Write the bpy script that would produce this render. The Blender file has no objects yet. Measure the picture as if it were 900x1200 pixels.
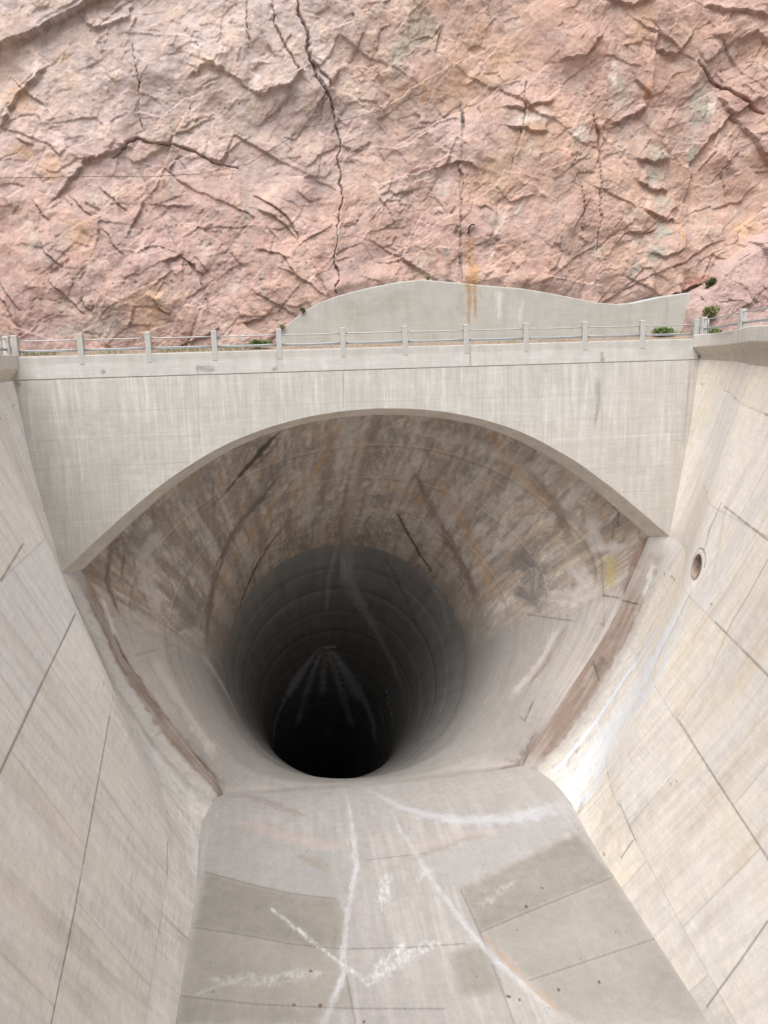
import math, random
import numpy as np
# ---------------------------------------------------------------- geometry (metres)
def sstep(a, b, x):
    t = np.clip((np.asarray(x, float) - a) / (b - a), 0, 1)
    return t * t * (3 - 2 * t)

def floor_z(v):
    return -22.75 - 0.019 * np.clip(np.asarray(v, float) + 6, 0, None) ** 2
def dish(u, v):                                # the floor dishes towards the tunnel
    return -0.40 * np.clip(1 - (np.asarray(u, float) / 8.6) ** 2, 0, 1) * sstep(-7, 1.2, v)

def offs(z):                                   # the lower channel sits slightly off the centre line
    return -0.42 * sstep(-11, -22, z)

ZM0 = np.array([-23.9, -23.3, -22.2, -19.8, -16.3, -13.0, -10.4, -5.0, -1.0, 0.5])
UM0 = np.array([8.7, 8.95, 10.05, 11.7, 13.55, 14.75, 15.7, 16.5, 16.85, 16.95])
ZM1 = np.array([-23.9, -22.8, -20.6, -17.6, -15.3, -12.65, -10.5, -5.0, -1.0, 0.5])
UM1 = np.array([8.4, 8.85, 10.2, 12.05, 13.3, 14.25, 15.05, 16.5, 16.85, 16.95])

def wall_u(side, v, z):
    """horizontal position of the side wall face (side +1 right, -1 left)"""
    v = np.asarray(v, float); z = np.asarray(z, float)
    m0 = np.interp(z, ZM0, UM0); m1 = np.interp(z, ZM1, UM1)
    k = 0.27 if side > 0 else 0.15
    vv = np.maximum(v, -24)
    ut = 16.85 + k * np.minimum(vv, 0); ub = 8.95 - 0.008 * np.minimum(v, 0)
    zf = floor_z(v)
    s = ub + (ut - ub) * (z - zf) / (-1.0 - zf)
    w = sstep(0, -9, v)
    u = m0 * (1 - w) + s * w
    q = np.clip(v, 0, 1)
    u = u * (1 - q) + m1 * q
    return side * u + offs(z)

def vspace(nv, v0, v1):
    k = int(nv * .86)
    return np.concatenate([np.linspace(v0, -25, k, endpoint=False), -25 + (v1 + 25) * np.linspace(0, 1, nv - k) ** 1.2])
def side_wall_grid(side, nv, nz, v0=1.0, v1=-48.0):
    # denser near the mouth
    t = np.linspace(0, 1, nv)
    v = vspace(nv, v0, v1)
    h = np.linspace(0, 1, nz)
    V, H = np.meshgrid(v, h, indexing='ij')
    Z = floor_z(V) * (1 - H) + (-1.05) * H
    U = wall_u(side, V, Z)
    return np.stack([U, V, Z], -1)

def floor_grid(nv, nu, v0=1.0, v1=-48.0):
    t = np.linspace(0, 1, nv)
    v = vspace(nv, v0, v1)
    a = np.linspace(0, 1, nu)
    zf = floor_z(v)
    L = wall_u(-1, v, zf); Rr = wall_u(1, v, zf)
    U = L[:, None] * (1 - a) + Rr[:, None] * a
    V = np.repeat(v[:, None], nu, 1)
    return np.stack([U, V, zf[:, None] + dish(U + .42, V)], -1)

# arch of the headwall: outer edge on the face, inner edge one metre behind
AU = np.array([0, 1.7, 3.4, 5.2, 6.95, 8.4, 10.4, 12.4, 14.15, 15.75])
AZ = np.array([-2.94, -3.0, -3.21, -3.62, -4.2, -4.88, -6.07, -7.56, -9.02, -10.4])
BU = np.array([0, 1.78, 3.5, 5.3, 7.15, 8.9, 10.7, 12.5, 13.8, 14.95])
BZ = np.array([-3.34, -3.42, -3.65, -4.05, -4.75, -5.7, -6.9, -8.38, -9.52, -10.55])

def resample(p, n):
    p = np.asarray(p, float)
    d = np.concatenate([[0], np.cumsum(np.linalg.norm(np.diff(p, axis=0), axis=1))])
    s = np.linspace(0, d[-1], n)
    return np.stack([np.interp(s, d, p[:, k]) for k in range(p.shape[1])], -1)

def smooth(p, it=8):
    p = p.copy()
    for _ in range(it):
        p[1:-1] = 0.25 * p[:-2] + 0.5 * p[1:-1] + 0.25 * p[2:]
    return p

NA, NW, NF = 190, 120, 100
OUT = smooth(resample(np.stack([AU, AZ], -1), NA + 1), 40)   # smooth outer arch line, crown to springing
def arch_z(u):  return np.interp(np.abs(u), OUT[:, 0], OUT[:, 1])

TSH = -1.25                                      # the tunnel bears slightly left
TILT1, TILT2, RAD = math.radians(34), math.radians(46), 7.62
JCROWN = (13.0, -13.1)                          # crown of the joint ring (v, z)
def mouth_half():
    arch = smooth(resample(np.stack([BU, BZ], -1), NA + 1), 30)
    wall = smooth(resample(np.stack([UM1[1:7][::-1], ZM1[1:7][::-1]], -1)[0:], NW + 1), 30)
    zf = float(floor_z(1.0))
    cw = float(np.interp(zf, ZM1, UM1)); wall = resample(np.vstack([wall, [[cw, zf]]]), NW + 1)
    fu = np.linspace(cw, 0, NF + 1); fl = np.stack([fu, zf + dish(fu, 1.0)], -1)
    return np.vstack([arch, wall[1:], fl[1:]])
def circle_half():
    th = np.radians(np.concatenate([np.linspace(0, 98, NA + 1), np.linspace(98, 140, NW + 1)[1:], np.linspace(140, 180, NF + 1)[1:]]))
    return np.stack([RAD * np.sin(th), RAD * np.cos(th)], -1)
def ring_pts(c, tilt, k=1.0):
    """full ring of a circle section with centre c=(v,z) and given tilt"""
    h = circle_half() * k
    n = np.array([math.sin(tilt), math.cos(tilt)])
    P = np.stack([h[:, 0], c[0] + n[0] * h[:, 1], c[1] + n[1] * h[:, 1]], -1)
    return mirror(P)
def mirror(P):
    L = P[1:-1][::-1] * np.array([-1, 1, 1])
    return np.vstack([P, L, P[:1]])
def tunnel_sections(ns_a, ns_b, length=75.0):
    mh = mouth_half()
    M = mirror(np.stack([mh[:, 0], np.full(len(mh), 1.0), mh[:, 1]], -1))
    M[:, 0] += offs(M[:, 2])
    n1 = np.array([math.sin(TILT1), math.cos(TILT1)])
    c = np.array([JCROWN[0] - RAD * n1[0], JCROWN[1] - RAD * n1[1]])
    Cc = ring_pts(c, TILT1); Cc[:, 0] += TSH
    # start tangents: crown dives, walls converge, floor follows its slope
    d1 = np.array([0, math.cos(TILT1), -math.sin(TILT1)])
    dist = np.linalg.norm(Cc - M, axis=1)[:, None]
    d0 = (Cc - M) / np.maximum(dist, 1e-6)
    low = sstep(-19.5, -23.2, M[:, 2])[:, None]
    d0 = d0 * (1 - low) + np.array([0, 0.962, -0.272]) * low
    d0 /= np.linalg.norm(d0, axis=1)[:, None]
    out = []
    for s in np.linspace(0, 1, ns_a):
        h00, h10 = 2*s**3-3*s**2+1, s**3-2*s**2+s
        h01, h11 = -2*s**3+3*s**2, s**3-s**2
        S = h00*M + h10*dist*d0 + h01*Cc + h11*dist*d1
        sg_ = 34 * float(sstep(0, .32, s)) * (1 - float(sstep(.6, 1, s)))
        if sg_ > .5:                              # round the corners off: gaussian along the closed ring
            n_ = len(S) - 1; kf = np.fft.rfftfreq(n_) * 2 * math.pi
            Sf = np.fft.irfft(np.fft.rfft(S[:-1], axis=0) * np.exp(-.5 * (kf * sg_) ** 2)[:, None], n_, axis=0)
            S = np.vstack([Sf, Sf[:1]])
        out.append(S)
    out2 = []
    cc = c.copy(); ds = length / (ns_b); tl = TILT1
    for i in range(ns_b):
        tl = TILT1 + (TILT2 - TILT1) * float(sstep(0, 26, (i + 0.5) * ds))
        cc = cc + ds * np.array([math.cos(tl), -math.sin(tl)])
        out2.append(ring_pts(cc, TILT1 + (TILT2 - TILT1) * float(sstep(0, 26, (i + 1) * ds)), 1 - .22 * float(sstep(-4, 24, (i + 1) * ds)) + .22 * float(sstep(-4, 24, 0)) - .003 * (i + 1) * ds) + np.array([TSH - 0.012 * (i + 1) * ds, 0, 0]))
    return np.array(out), np.array(out2)

RV = 8.0                                         # retaining wall face behind the road
CV = 9.0                                         # mean cliff face
FEAT = {'LW': [('ln', 0.75, 0.3, [[-13.21, -15.33, -6.33, 0.02], [-13.67, -11.61, -6.16, 0.023], [-16.17, 0.01, -7.22, 0.033]]),
('ln', 0.75, 0.3, [[-11.91, -20.72, -9.59, 0.016], [-12.32, -16.15, -9.59, 0.02], [-12.94, -8.85, -9.64, 0.026]]),
('ln', 0.75, 0.3, [[-11.8, -10.06, -13.4, 0.026], [-11.34, -15.41, -14.05, 0.022], [-11.0, -19.73, -14.65, 0.018], [-10.8, -22.75, -14.97, 0.016]]),
('ln', 0.75, 0.3, [[-10.67, -6.13, -19.98, 0.031], [-10.29, -9.02, -19.76, 0.028], [-10.16, -10.36, -20.19, 0.027]]),
('ln', 0.75, 0.3, [[-16.27, -4.23, -2.47, 0.028], [-16.75, -0.6, -2.11, 0.031]]),
('ln', 0.75, 0.3, [[-16.83, 0.65, -1.22, 0.032], [-16.58, 0.52, -4.04, 0.033], [-16.18, 0.18, -6.9, 0.033]]),
('ln', 0.75, 0.3, [[-13.87, -3.88, -12.79, 0.031], [-13.78, 1.0, -14.21, 0.035]]),
('gy', 0.55, 0.9, [[-12.12, -9.19, -12.36, 0.132], [-13.11, -2.5, -16.77, 0.245], [-11.44, -8.98, -15.08, 0.17]]),
('gy', 0.6, 0.9, [[-11.84, -2.02, -19.85, 0.253], [-11.42, -3.36, -20.04, 0.328], [-11.11, -3.06, -20.72, 0.249]]),
('gy', 0.5, 0.9, [[-10.75, -3.41, -21.24, 0.206], [-10.01, -3.45, -22.44, 0.333], [-9.65, -4.31, -22.8, 0.245]]),
('wl', 0.5, 1, [[-12.56, -8.16, -11.33, 0.203], [-12.73, -0.73, -18.38, 0.431], [-10.63, -1.16, -21.92, 0.438], [-9.54, -1.63, -23.11, 0.262]]),
('ol', 0.35, 1, [[-9.66, -4.79, -22.72, 0.121], [-9.61, -2.24, -23.02, 0.258]]),
('wl', 0.6, 1, [[-11.87, -20.94, -9.7, 0.163], [-11.28, -18.44, -13.45, 0.238], [-10.52, -15.89, -18.13, 0.276], [-9.68, -14.29, -21.99, 0.182]]),
('ru', 0.22, 1, [[-13.16, -14.94, -6.71, 0.129], [-12.57, -13.6, -9.48, 0.222], [-11.78, -11.22, -13.18, 0.156]]),
('ru', 0.2, 1, [[-14.87, -3.58, -10.12, 0.152], [-14.2, -0.08, -14.84, 0.257]]),
('br', 0.8, 0.7, [[-14.86, 0.74, -11.46, 0.086], [-14.27, 0.83, -12.99, 0.13], [-13.2, 0.74, -16.21, 0.176], [-12.11, 0.78, -18.31, 0.224], [-10.56, 0.74, -21.07, 0.228], [-9.12, 1.0, -23.17, 0.186]])], 'RW': [('ln', 0.7, 0.3, [[16.73, -0.55, -2.28, 0.035], [15.3, -5.95, -2.57, 0.03], [13.36, -11.48, -2.79, 0.026]]),
('ln', 0.7, 0.3, [[16.16, -0.73, -7.07, 0.036], [12.86, -9.88, -6.6, 0.028], [11.95, -14.2, -6.87, 0.024]]),
('ln', 0.7, 0.3, [[14.81, -2.07, -11.91, 0.035], [11.58, -11.91, -10.73, 0.026], [10.91, -16.32, -10.95, 0.023]]),
('ln', 0.7, 0.3, [[11.33, -7.25, -14.81, 0.031], [10.55, -11.7, -15.08, 0.027], [10.16, -14.98, -15.52, 0.025], [9.75, -18.74, -16.01, 0.022]]),
('ln', 0.7, 0.3, [[9.73, -6.6, -19.92, 0.032], [9.29, -9.15, -20.09, 0.03], [9.14, -10.96, -20.52, 0.029]]),
('ln', 0.7, 0.3, [[9.42, -19.43, -17.64, 0.021], [9.08, -18.61, -19.87, 0.022], [8.72, -17.61, -22.42, 0.024]]),
('ln', 0.7, 0.3, [[9.11, -10.79, -20.63, 0.029], [8.84, -10.32, -21.77, 0.029]]),
('rl', 0.8, 0.4, [[12.97, -9.37, -6.54, 0.042], [12.76, -9.02, -7.69, 0.043], [12.49, -9.06, -8.72, 0.029]]),
('rl', 0.55, 0.6, [[11.78, -14.5, -7.47, 0.039], [11.66, -13.86, -8.77, 0.04], [11.51, -13.04, -10.24, 0.041], [11.19, -12.48, -12.2, 0.033]]),
('ru', 0.35, 1, [[13.08, -11.05, -4.53, 0.131], [12.79, -10.01, -6.76, 0.206], [12.07, -10.62, -9.43, 0.137]]),
('ru', 0.35, 1, [[11.54, -15.02, -8.34, 0.147], [11.15, -13.38, -11.82, 0.286], [10.48, -11.87, -15.3, 0.17]]),
('ru', 0.3, 1, [[9.37, -8.24, -20.03, 0.309], [8.98, -7.85, -21.5, 0.394], [8.96, -10.14, -21.28, 0.148]]),
('ru', 0.28, 1, [[16.18, -0.17, -7.15, 0.18], [16.54, -0.25, -4.46, 0.267], [16.65, -0.77, -3.11, 0.131]]),
('ru', 0.28, 1, [[10.55, -16.15, -13.12, 0.204], [9.9, -14.98, -16.66, 0.31], [8.85, -12.91, -21.66, 0.273]]),
('ru', 0.22, 1, [[9.98, -18.22, -14.97, 0.164], [9.3, -16.88, -19.0, 0.295], [8.74, -15.89, -22.21, 0.156]]),
('gy', 0.4, 0.9, [[9.68, -10.88, -18.45, 0.143], [9.33, -10.53, -19.81, 0.29], [9.12, -10.19, -20.63, 0.184]]),
('wl', 0.45, 1, [[11.47, -15.15, -8.61, 0.877], [11.26, -13.68, -11.06, 0.782], [11.02, -10.62, -13.72, 0.525]]),
('wh', 0.8, 0.8, [[12.11, -8.67, -10.57, 0.255], [11.84, -7.51, -12.91, 0.84], [11.52, -6.04, -15.79, 1.209], [11.13, -4.83, -17.98, 1.386], [9.92, -3.88, -21.03, 1.566], [8.83, -3.66, -22.85, 1.496]]),
('wh', 0.9, 0.6, [[12.18, -9.02, -10.02, 0.09], [12.01, -8.5, -11.11, 0.221], [11.84, -7.51, -12.91, 0.496], [11.52, -6.04, -15.79, 0.685], [11.13, -4.83, -17.98, 0.756], [9.92, -3.88, -21.03, 0.87], [8.82, -3.75, -22.85, 0.966]]),
('lv', 0.8, 0.5, [[12.69, -6.47, -11.71, 0.078], [13.2, -3.58, -14.5, 0.128], [12.56, -2.24, -17.07, 0.156], [10.8, -1.68, -20.34, 0.16], [8.98, -1.38, -22.82, 0.186]]),
('lv', 0.7, 0.5, [[11.92, -9.06, -11.06, 0.054], [11.49, -8.93, -12.74, 0.092], [10.96, -8.24, -14.97, 0.113], [10.72, -6.77, -17.09, 0.119]]),
('lv', 0.6, 0.6, [[10.2, -5.87, -19.27, 0.123], [9.75, -5.78, -20.41, 0.207], [9.27, -5.61, -21.61, 0.251], [8.82, -4.83, -22.72, 0.171]]),
('rl', 0.4, 0.8, [[12.14, -9.02, -10.19, 0.036], [11.84, -8.5, -11.76, 0.055], [11.51, -7.55, -13.89, 0.057]]),
('ol', 0.4, 0.8, [[8.74, -5.56, -22.75, 0.252], [9.06, -5.44, -22.16, 0.252]]),
('br', 0.75, 0.7, [[15.25, 0.65, -10.54, 0.186], [14.46, 0.48, -12.89, 0.281], [13.9, 0.4, -14.4, 0.376], [13.13, 0.48, -15.99, 0.426], [12.19, 0.44, -17.68, 0.428], [10.95, 0.52, -19.55, 0.527], [9.62, 0.61, -21.43, 0.53], [8.29, 0.74, -23.33, 0.437]]),
('dk', 0.55, 0.6, [[12.5, 0.35, -17.27, 0.284], [11.97, 0.48, -17.97, 0.286]]),
('dk', 0.7, 0.5, [[11.97, 0.78, -17.57, 0.048], [12.04, 0.09, -18.4, 0.047]]),
('dk', 0.7, 0.5, [[13.63, 1.0, -14.15, 0.057], [14.17, 0.14, -14.14, 0.056]]),
('ln', 0.5, 0.5, [[8.3, 0.44, -23.54, 0.048], [8.72, -1.81, -23.08, 0.046], [8.79, -4.74, -22.78, 0.043]]),
('gy', 0.4, 1, [[14.38, -0.6, -13.77, 0.367], [13.6, -0.43, -15.69, 0.418], [11.75, -0.43, -19.04, 0.422], [9.75, -0.73, -22.0, 0.376]]),
('wh', 0.35, 0.9, [[14.98, 0.27, -11.91, 0.186], [14.42, 0.01, -13.73, 0.186]]),
('dk', 0.6, 0.5, [[14.99, -0.99, -12.11, 0.054], [14.94, -1.16, -12.15, 0.045]]),
('dk', 0.6, 0.5, [[11.82, -11.01, -10.24, 0.041], [11.8, -11.14, -10.24, 0.034]]),
('dk', 0.6, 0.5, [[9.94, -12.13, -17.26, 0.041], [9.92, -12.22, -17.31, 0.034]]),
('dk', 0.6, 0.5, [[9.99, -12.43, -16.99, 0.04], [9.98, -12.52, -16.99, 0.034]]),
('dk', 0.6, 0.5, [[10.05, -1.85, -21.42, 0.055], [10.01, -2.02, -21.45, 0.046]]),
('dk', 0.6, 0.5, [[8.66, -8.89, -22.53, 0.046], [8.66, -9.02, -22.53, 0.038]])], 'FL': [('ln', 0.5, 0.4, [[-9.13, -6.86, -22.75, 0.031], [-7.22, -7.98, -22.75, 0.03], [-5.4, -8.93, -22.75, 0.029], [-3.53, -9.58, -22.75, 0.029]]),
('ln', 0.5, 0.4, [[-9.33, -10.32, -22.75, 0.028], [-7.46, -11.01, -22.75, 0.027], [-5.47, -11.87, -22.75, 0.027], [-3.48, -12.48, -22.75, 0.027]]),
('ln', 0.5, 0.4, [[-9.42, -13.81, -22.75, 0.025], [-6.7, -14.63, -22.75, 0.024], [-3.3, -15.37, -22.75, 0.024], [-0.15, -15.89, -22.75, 0.024]]),
('ln', 0.5, 0.4, [[-3.48, -13.04, -22.75, 0.026], [-3.36, -14.72, -22.75, 0.025], [-3.3, -16.02, -22.75, 0.024]]),
('ln', 0.5, 0.4, [[1.84, -9.88, -22.75, 0.029], [2.03, -12.48, -22.75, 0.027], [2.1, -15.02, -22.75, 0.025], [2.1, -16.88, -22.75, 0.023]]),
('ln', 0.5, 0.4, [[2.03, -12.48, -22.75, 0.027], [5.11, -11.4, -22.75, 0.028], [8.61, -10.19, -22.75, 0.03]]),
('ln', 0.5, 0.4, [[3.19, -15.15, -22.75, 0.025], [6.1, -14.5, -22.75, 0.026], [8.64, -13.94, -22.75, 0.027]]),
('ln', 0.5, 0.4, [[-3.48, -12.48, -22.75, 0.027], [-0.87, -12.82, -22.75, 0.027], [1.31, -12.99, -22.75, 0.027]]),
('ln', 0.5, 0.4, [[-1.9, -7.25, -22.75, 0.031], [0.88, -7.21, -22.75, 0.031]]),
('wh', 0.8, 0.5, [[-2.27, 0.91, -24.04, 0.057], [-2.24, -2.5, -23.2, 0.088], [-2.35, -5.65, -22.78, 0.121], [-2.39, -7.59, -22.75, 0.134], [-2.8, -9.24, -22.75, 0.128], [-3.17, -11.01, -22.75, 0.122], [-3.42, -12.6, -22.75, 0.116], [-3.48, -13.68, -22.75, 0.128], [-4.15, -15.33, -22.75, 0.151], [-4.4, -15.84, -22.75, 0.148]]),
('wh', 0.6, 0.7, [[-0.33, -1.16, -23.51, 0.046], [-0.02, -5.35, -22.8, 0.103], [0.46, -7.47, -22.75, 0.117], [0.94, -9.88, -22.75, 0.128], [1.73, -12.56, -22.75, 0.135], [2.22, -13.99, -22.75, 0.129], [3.07, -15.54, -22.75, 0.154], [3.93, -17.18, -22.75, 0.205]]),
('ru', 0.4, 0.9, [[2.09, -12.6, -22.75, 0.101], [2.95, -14.94, -22.75, 0.126], [3.86, -16.84, -22.75, 0.148]]),
('sp', 0.95, 1, [[-1.17, -8.59, -22.75, 0.188], [-1.48, -9.75, -22.75, 0.218], [-1.66, -10.66, -22.75, 0.141]]),
('sp', 1, 1, [[-2.39, -14.2, -22.75, 0.221], [-1.78, -13.34, -22.75, 0.26], [-1.18, -12.69, -22.75, 0.133]]),
('sp', 0.8, 1, [[-2.03, -14.03, -22.75, 0.19], [-0.93, -13.25, -22.75, 0.294], [0.16, -12.78, -22.75, 0.167]]),
('sp', 0.9, 0.8, [[-6.19, -9.75, -22.75, 0.089], [-5.11, -11.18, -22.75, 0.12], [-4.02, -12.65, -22.75, 0.099], [-3.54, -13.25, -22.75, 0.097], [-2.63, -14.33, -22.75, 0.125]]),
('sp', 0.5, 1, [[-8.32, -13.21, -22.75, 0.159], [-6.75, -13.55, -22.75, 0.316], [-4.51, -13.51, -22.75, 0.224]]),
('sp', 0.5, 1, [[0.15, -8.93, -22.75, 0.149], [0.64, -8.42, -22.75, 0.228]]),
('sp', 0.5, 1, [[2.51, -10.96, -22.75, 0.142], [4.14, -9.88, -22.75, 0.221]]),
('wh', 0.35, 0.8, [[-9.06, -13.9, -22.75, 0.062], [-8.15, -13.55, -22.75, 0.094], [-7.05, -13.3, -22.75, 0.064]]),
('lv', 0.5, 0.9, [[8.05, -4.83, -22.78, 0.427], [6.36, -5.31, -22.78, 0.377], [4.64, -5.26, -22.79, 0.376], [3.0, -4.92, -22.83, 0.377], [1.46, -4.05, -22.93, 0.341], [0.17, -2.58, -23.19, 0.22], [-1.03, 0.4, -23.91, 0.141]]),
('wh', 0.5, 0.9, [[8.12, -4.57, -22.79, 0.644], [6.5, -4.92, -22.79, 0.466], [4.71, -5.09, -22.8, 0.461], [3.06, -4.83, -22.83, 0.42], [1.47, -3.97, -22.95, 0.384], [0.23, -2.33, -23.25, 0.266], [-0.98, 0.35, -23.9, 0.141]]),
('pk', 0.75, 0.7, [[-8.35, -2.67, -22.99, 0.171], [-7.01, -3.41, -22.95, 0.379], [-5.31, -4.87, -22.82, 0.49], [-3.94, -5.74, -22.77, 0.361], [-2.77, -6.08, -22.76, 0.16]]),
('br', 0.5, 0.9, [[-8.74, 1.0, -23.71, 0.233], [-7.09, 0.27, -23.65, 0.369], [-5.29, -1.89, -23.26, 0.308], [-4.47, -2.93, -23.08, 0.172]]),
('ol', 0.7, 0.8, [[-5.14, -6.39, -22.75, 0.196], [-4.03, -7.12, -22.75, 0.309], [-3.65, -7.81, -22.75, 0.114]]),
('pk', 0.5, 0.8, [[-0.27, -7.03, -22.75, 0.314], [2.29, -6.17, -22.76, 0.405], [4.37, -6.17, -22.76, 0.245]]),
('ol', 0.5, 0.8, [[0.03, -7.59, -22.75, 0.155], [2.65, -6.56, -22.75, 0.201], [3.94, -6.26, -22.76, 0.162]]),
('rs', 0.9, 0.4, [[4.27, -11.35, -22.75, 0.057], [4.27, -11.4, -22.75, 0.057]]),
('rs', 0.9, 0.4, [[5.29, -10.36, -22.75, 0.058], [5.29, -10.4, -22.75, 0.058]]),
('rs', 0.9, 0.4, [[-5.42, -14.85, -22.75, 0.049], [-5.36, -14.89, -22.75, 0.049]]),
('rs', 0.9, 0.4, [[-4.45, -15.02, -22.75, 0.049], [-4.45, -15.07, -22.75, 0.049]]),
('rs', 0.9, 0.4, [[-4.75, -13.38, -22.75, 0.051], [-4.69, -13.43, -22.75, 0.051]]),
('rs', 0.9, 0.4, [[-3.0, -15.97, -22.75, 0.047], [-3.0, -16.02, -22.75, 0.047]]),
('rs', 0.9, 0.4, [[2.22, -15.71, -22.75, 0.049], [2.28, -15.76, -22.75, 0.049]]),
('rs', 0.9, 0.4, [[2.59, -15.93, -22.75, 0.049], [2.59, -15.97, -22.75, 0.049]]),
('rs', 0.9, 0.4, [[5.68, -15.58, -22.75, 0.05], [5.68, -15.67, -22.75, 0.05]]),
('rs', 0.9, 0.4, [[4.1, -15.71, -22.75, 0.049], [4.1, -15.76, -22.75, 0.049]])], 'TA': [('dk', 0.95, 0.5, [[-4.86, 1.17, -3.98, 0.086], [-5.54, 1.73, -4.69, 0.218], [-6.17, 2.27, -5.46, 0.221], [-6.99, 2.69, -6.32, 0.134], [-7.86, 3.06, -7.34, 0.09], [-9.17, 3.13, -8.49, 0.045]]),
('br', 0.7, 0.8, [[-4.68, 1.41, -4.16, 0.087], [-5.35, 2.22, -5.1, 0.177], [-6.36, 2.72, -6.05, 0.179]]),
('dk', 0.7, 0.6, [[-8.39, 2.67, -7.17, 0.054], [-9.17, 3.13, -8.49, 0.068]]),
('br', 0.85, 0.8, [[-4.92, 3.8, -6.68, 0.093], [-6.31, 4.65, -8.31, 0.237], [-7.62, 5.13, -9.92, 0.288], [-8.52, 5.5, -11.6, 0.292], [-9.22, 5.79, -13.93, 0.346], [-9.6, 5.44, -16.9, 0.298]]),
('dk', 0.6, 0.7, [[-5.0, 3.71, -6.62, 0.069], [-6.04, 4.61, -8.11, 0.142], [-7.11, 5.03, -9.32, 0.096]]),
('ru', 0.6, 0.9, [[-4.87, 5.12, -8.02, 0.096], [-6.45, 6.23, -10.16, 0.197], [-8.3, 6.34, -12.63, 0.249], [-9.02, 6.1, -14.06, 0.199]]),
('dk', 0.8, 0.6, [[-4.62, 7.44, -10.11, 0.076], [-5.79, 8.32, -11.64, 0.156], [-6.98, 9.86, -13.99, 0.216], [-8.0, 10.71, -16.49, 0.166], [-8.76, 9.44, -18.37, 0.136]]),
('ar', 0.75, 0.9, [[-0.43, 2.45, -4.51, 0.135], [-0.68, 4.34, -6.41, 0.237], [-0.84, 6.65, -8.49, 0.301], [-0.7, 12.43, -12.74, 0.457]]),
('br', 0.5, 0.9, [[-0.75, 2.95, -5.0, 0.091], [-1.2, 6.56, -8.42, 0.15], [-1.3, 11.9, -12.34, 0.169]]),
('ru', 0.65, 0.9, [[-1.65, 1.17, -3.47, 0.13], [-2.22, 3.02, -5.18, 0.182], [-3.19, 4.68, -7.05, 0.19], [-4.28, 5.57, -8.21, 0.146]]),
('ru', 0.45, 0.9, [[-0.25, 1.6, -3.77, 0.132], [-0.22, 4.02, -6.08, 0.141]]),
('dk', 0.9, 0.5, [[2.1, 7.68, -10.02, 0.078], [2.92, 9.0, -11.61, 0.135], [3.83, 10.2, -13.36, 0.139], [4.6, 10.37, -14.5, 0.112]]),
('br', 0.7, 0.9, [[2.49, 4.19, -6.61, 0.143], [3.53, 5.87, -8.79, 0.25], [4.81, 7.01, -11.21, 0.363], [6.15, 7.21, -13.84, 0.423], [6.83, 6.78, -15.94, 0.371]]),
('ru', 0.6, 0.9, [[3.77, 4.49, -7.36, 0.193], [5.26, 5.58, -9.6, 0.301], [6.65, 6.05, -12.41, 0.412], [7.4, 5.78, -15.08, 0.363]]),
('dk', 0.5, 0.8, [[4.38, 7.69, -11.63, 0.079], [5.14, 7.34, -12.12, 0.105]]),
('ru', 0.5, 0.9, [[5.92, 1.24, -4.39, 0.267], [7.6, 2.34, -6.46, 0.371], [9.68, 2.68, -8.76, 0.38]]),
('ru', 0.45, 0.9, [[0.52, 5.31, -7.35, 0.39], [2.04, 5.96, -8.27, 0.398], [3.63, 6.15, -9.17, 0.403]]),
('br', 0.45, 0.9, [[8.0, 1.97, -6.19, 0.276], [10.16, 2.47, -8.78, 0.379], [11.3, 2.66, -11.32, 0.29]]),
('ye', 0.75, 0.8, [[13.15, 1.93, -11.67, 0.192], [13.32, 1.84, -12.61, 0.336], [13.17, 1.72, -13.67, 0.241]]),
('bk', 0.8, 0.6, [[12.49, 1.0, -8.05, 0.069], [13.29, 1.17, -9.11, 0.14], [13.45, 1.49, -10.04, 0.118]]),
('dk', 0.6, 0.7, [[13.14, 1.5, -9.73, 0.07], [13.34, 1.73, -10.67, 0.071]]),
('br', 0.7, 0.7, [[12.21, 1.0, -7.82, 0.069], [13.14, 1.12, -8.85, 0.07], [13.25, 1.86, -11.2, 0.048]]),
('br', 0.65, 0.8, [[15.05, 1.0, -10.5, 0.281], [14.35, 1.0, -12.35, 0.378], [13.7, 1.0, -13.97, 0.333]]),
('rl', 0.5, 0.7, [[14.3, 1.0, -9.71, 0.07], [14.67, 1.2, -11.12, 0.094], [14.39, 1.0, -12.23, 0.071]]),
('dk', 0.75, 0.5, [[12.85, 1.84, -14.07, 0.072], [13.52, 1.18, -14.07, 0.057]]),
('ln', 0.6, 0.5, [[9.11, 3.96, -15.67, 0.05], [10.7, 2.73, -15.66, 0.049], [12.71, 1.34, -15.61, 0.048]]),
('ln', 0.5, 0.5, [[12.71, 1.26, -15.74, 0.048], [12.89, 1.89, -13.73, 0.048], [12.78, 2.08, -11.79, 0.048]]),
('ln', 0.5, 0.5, [[-12.61, 2.37, -11.44, 0.045], [-11.15, 3.28, -11.8, 0.046]]),
('ln', 0.45, 0.5, [[-12.9, 1.69, -15.57, 0.045], [-11.21, 3.36, -15.74, 0.047], [-8.84, 9.14, -18.82, 0.054]]),
('br', 0.8, 0.7, [[-14.96, 1.0, -10.73, 0.086], [-14.15, 1.0, -13.04, 0.131], [-12.99, 1.0, -16.22, 0.178], [-11.89, 1.0, -18.36, 0.225], [-10.31, 1.0, -21.09, 0.229], [-8.85, 1.51, -23.34, 0.188]]),
('br', 0.7, 0.7, [[-12.49, 1.0, -8.05, 0.085], [-13.62, 1.33, -9.7, 0.13], [-14.02, 1.7, -11.39, 0.132], [-13.54, 1.83, -13.4, 0.089]]),
('br', 0.65, 0.7, [[-11.91, 1.06, -7.67, 0.064], [-12.93, 1.63, -9.58, 0.087], [-13.35, 2.02, -11.47, 0.089]]),
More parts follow.
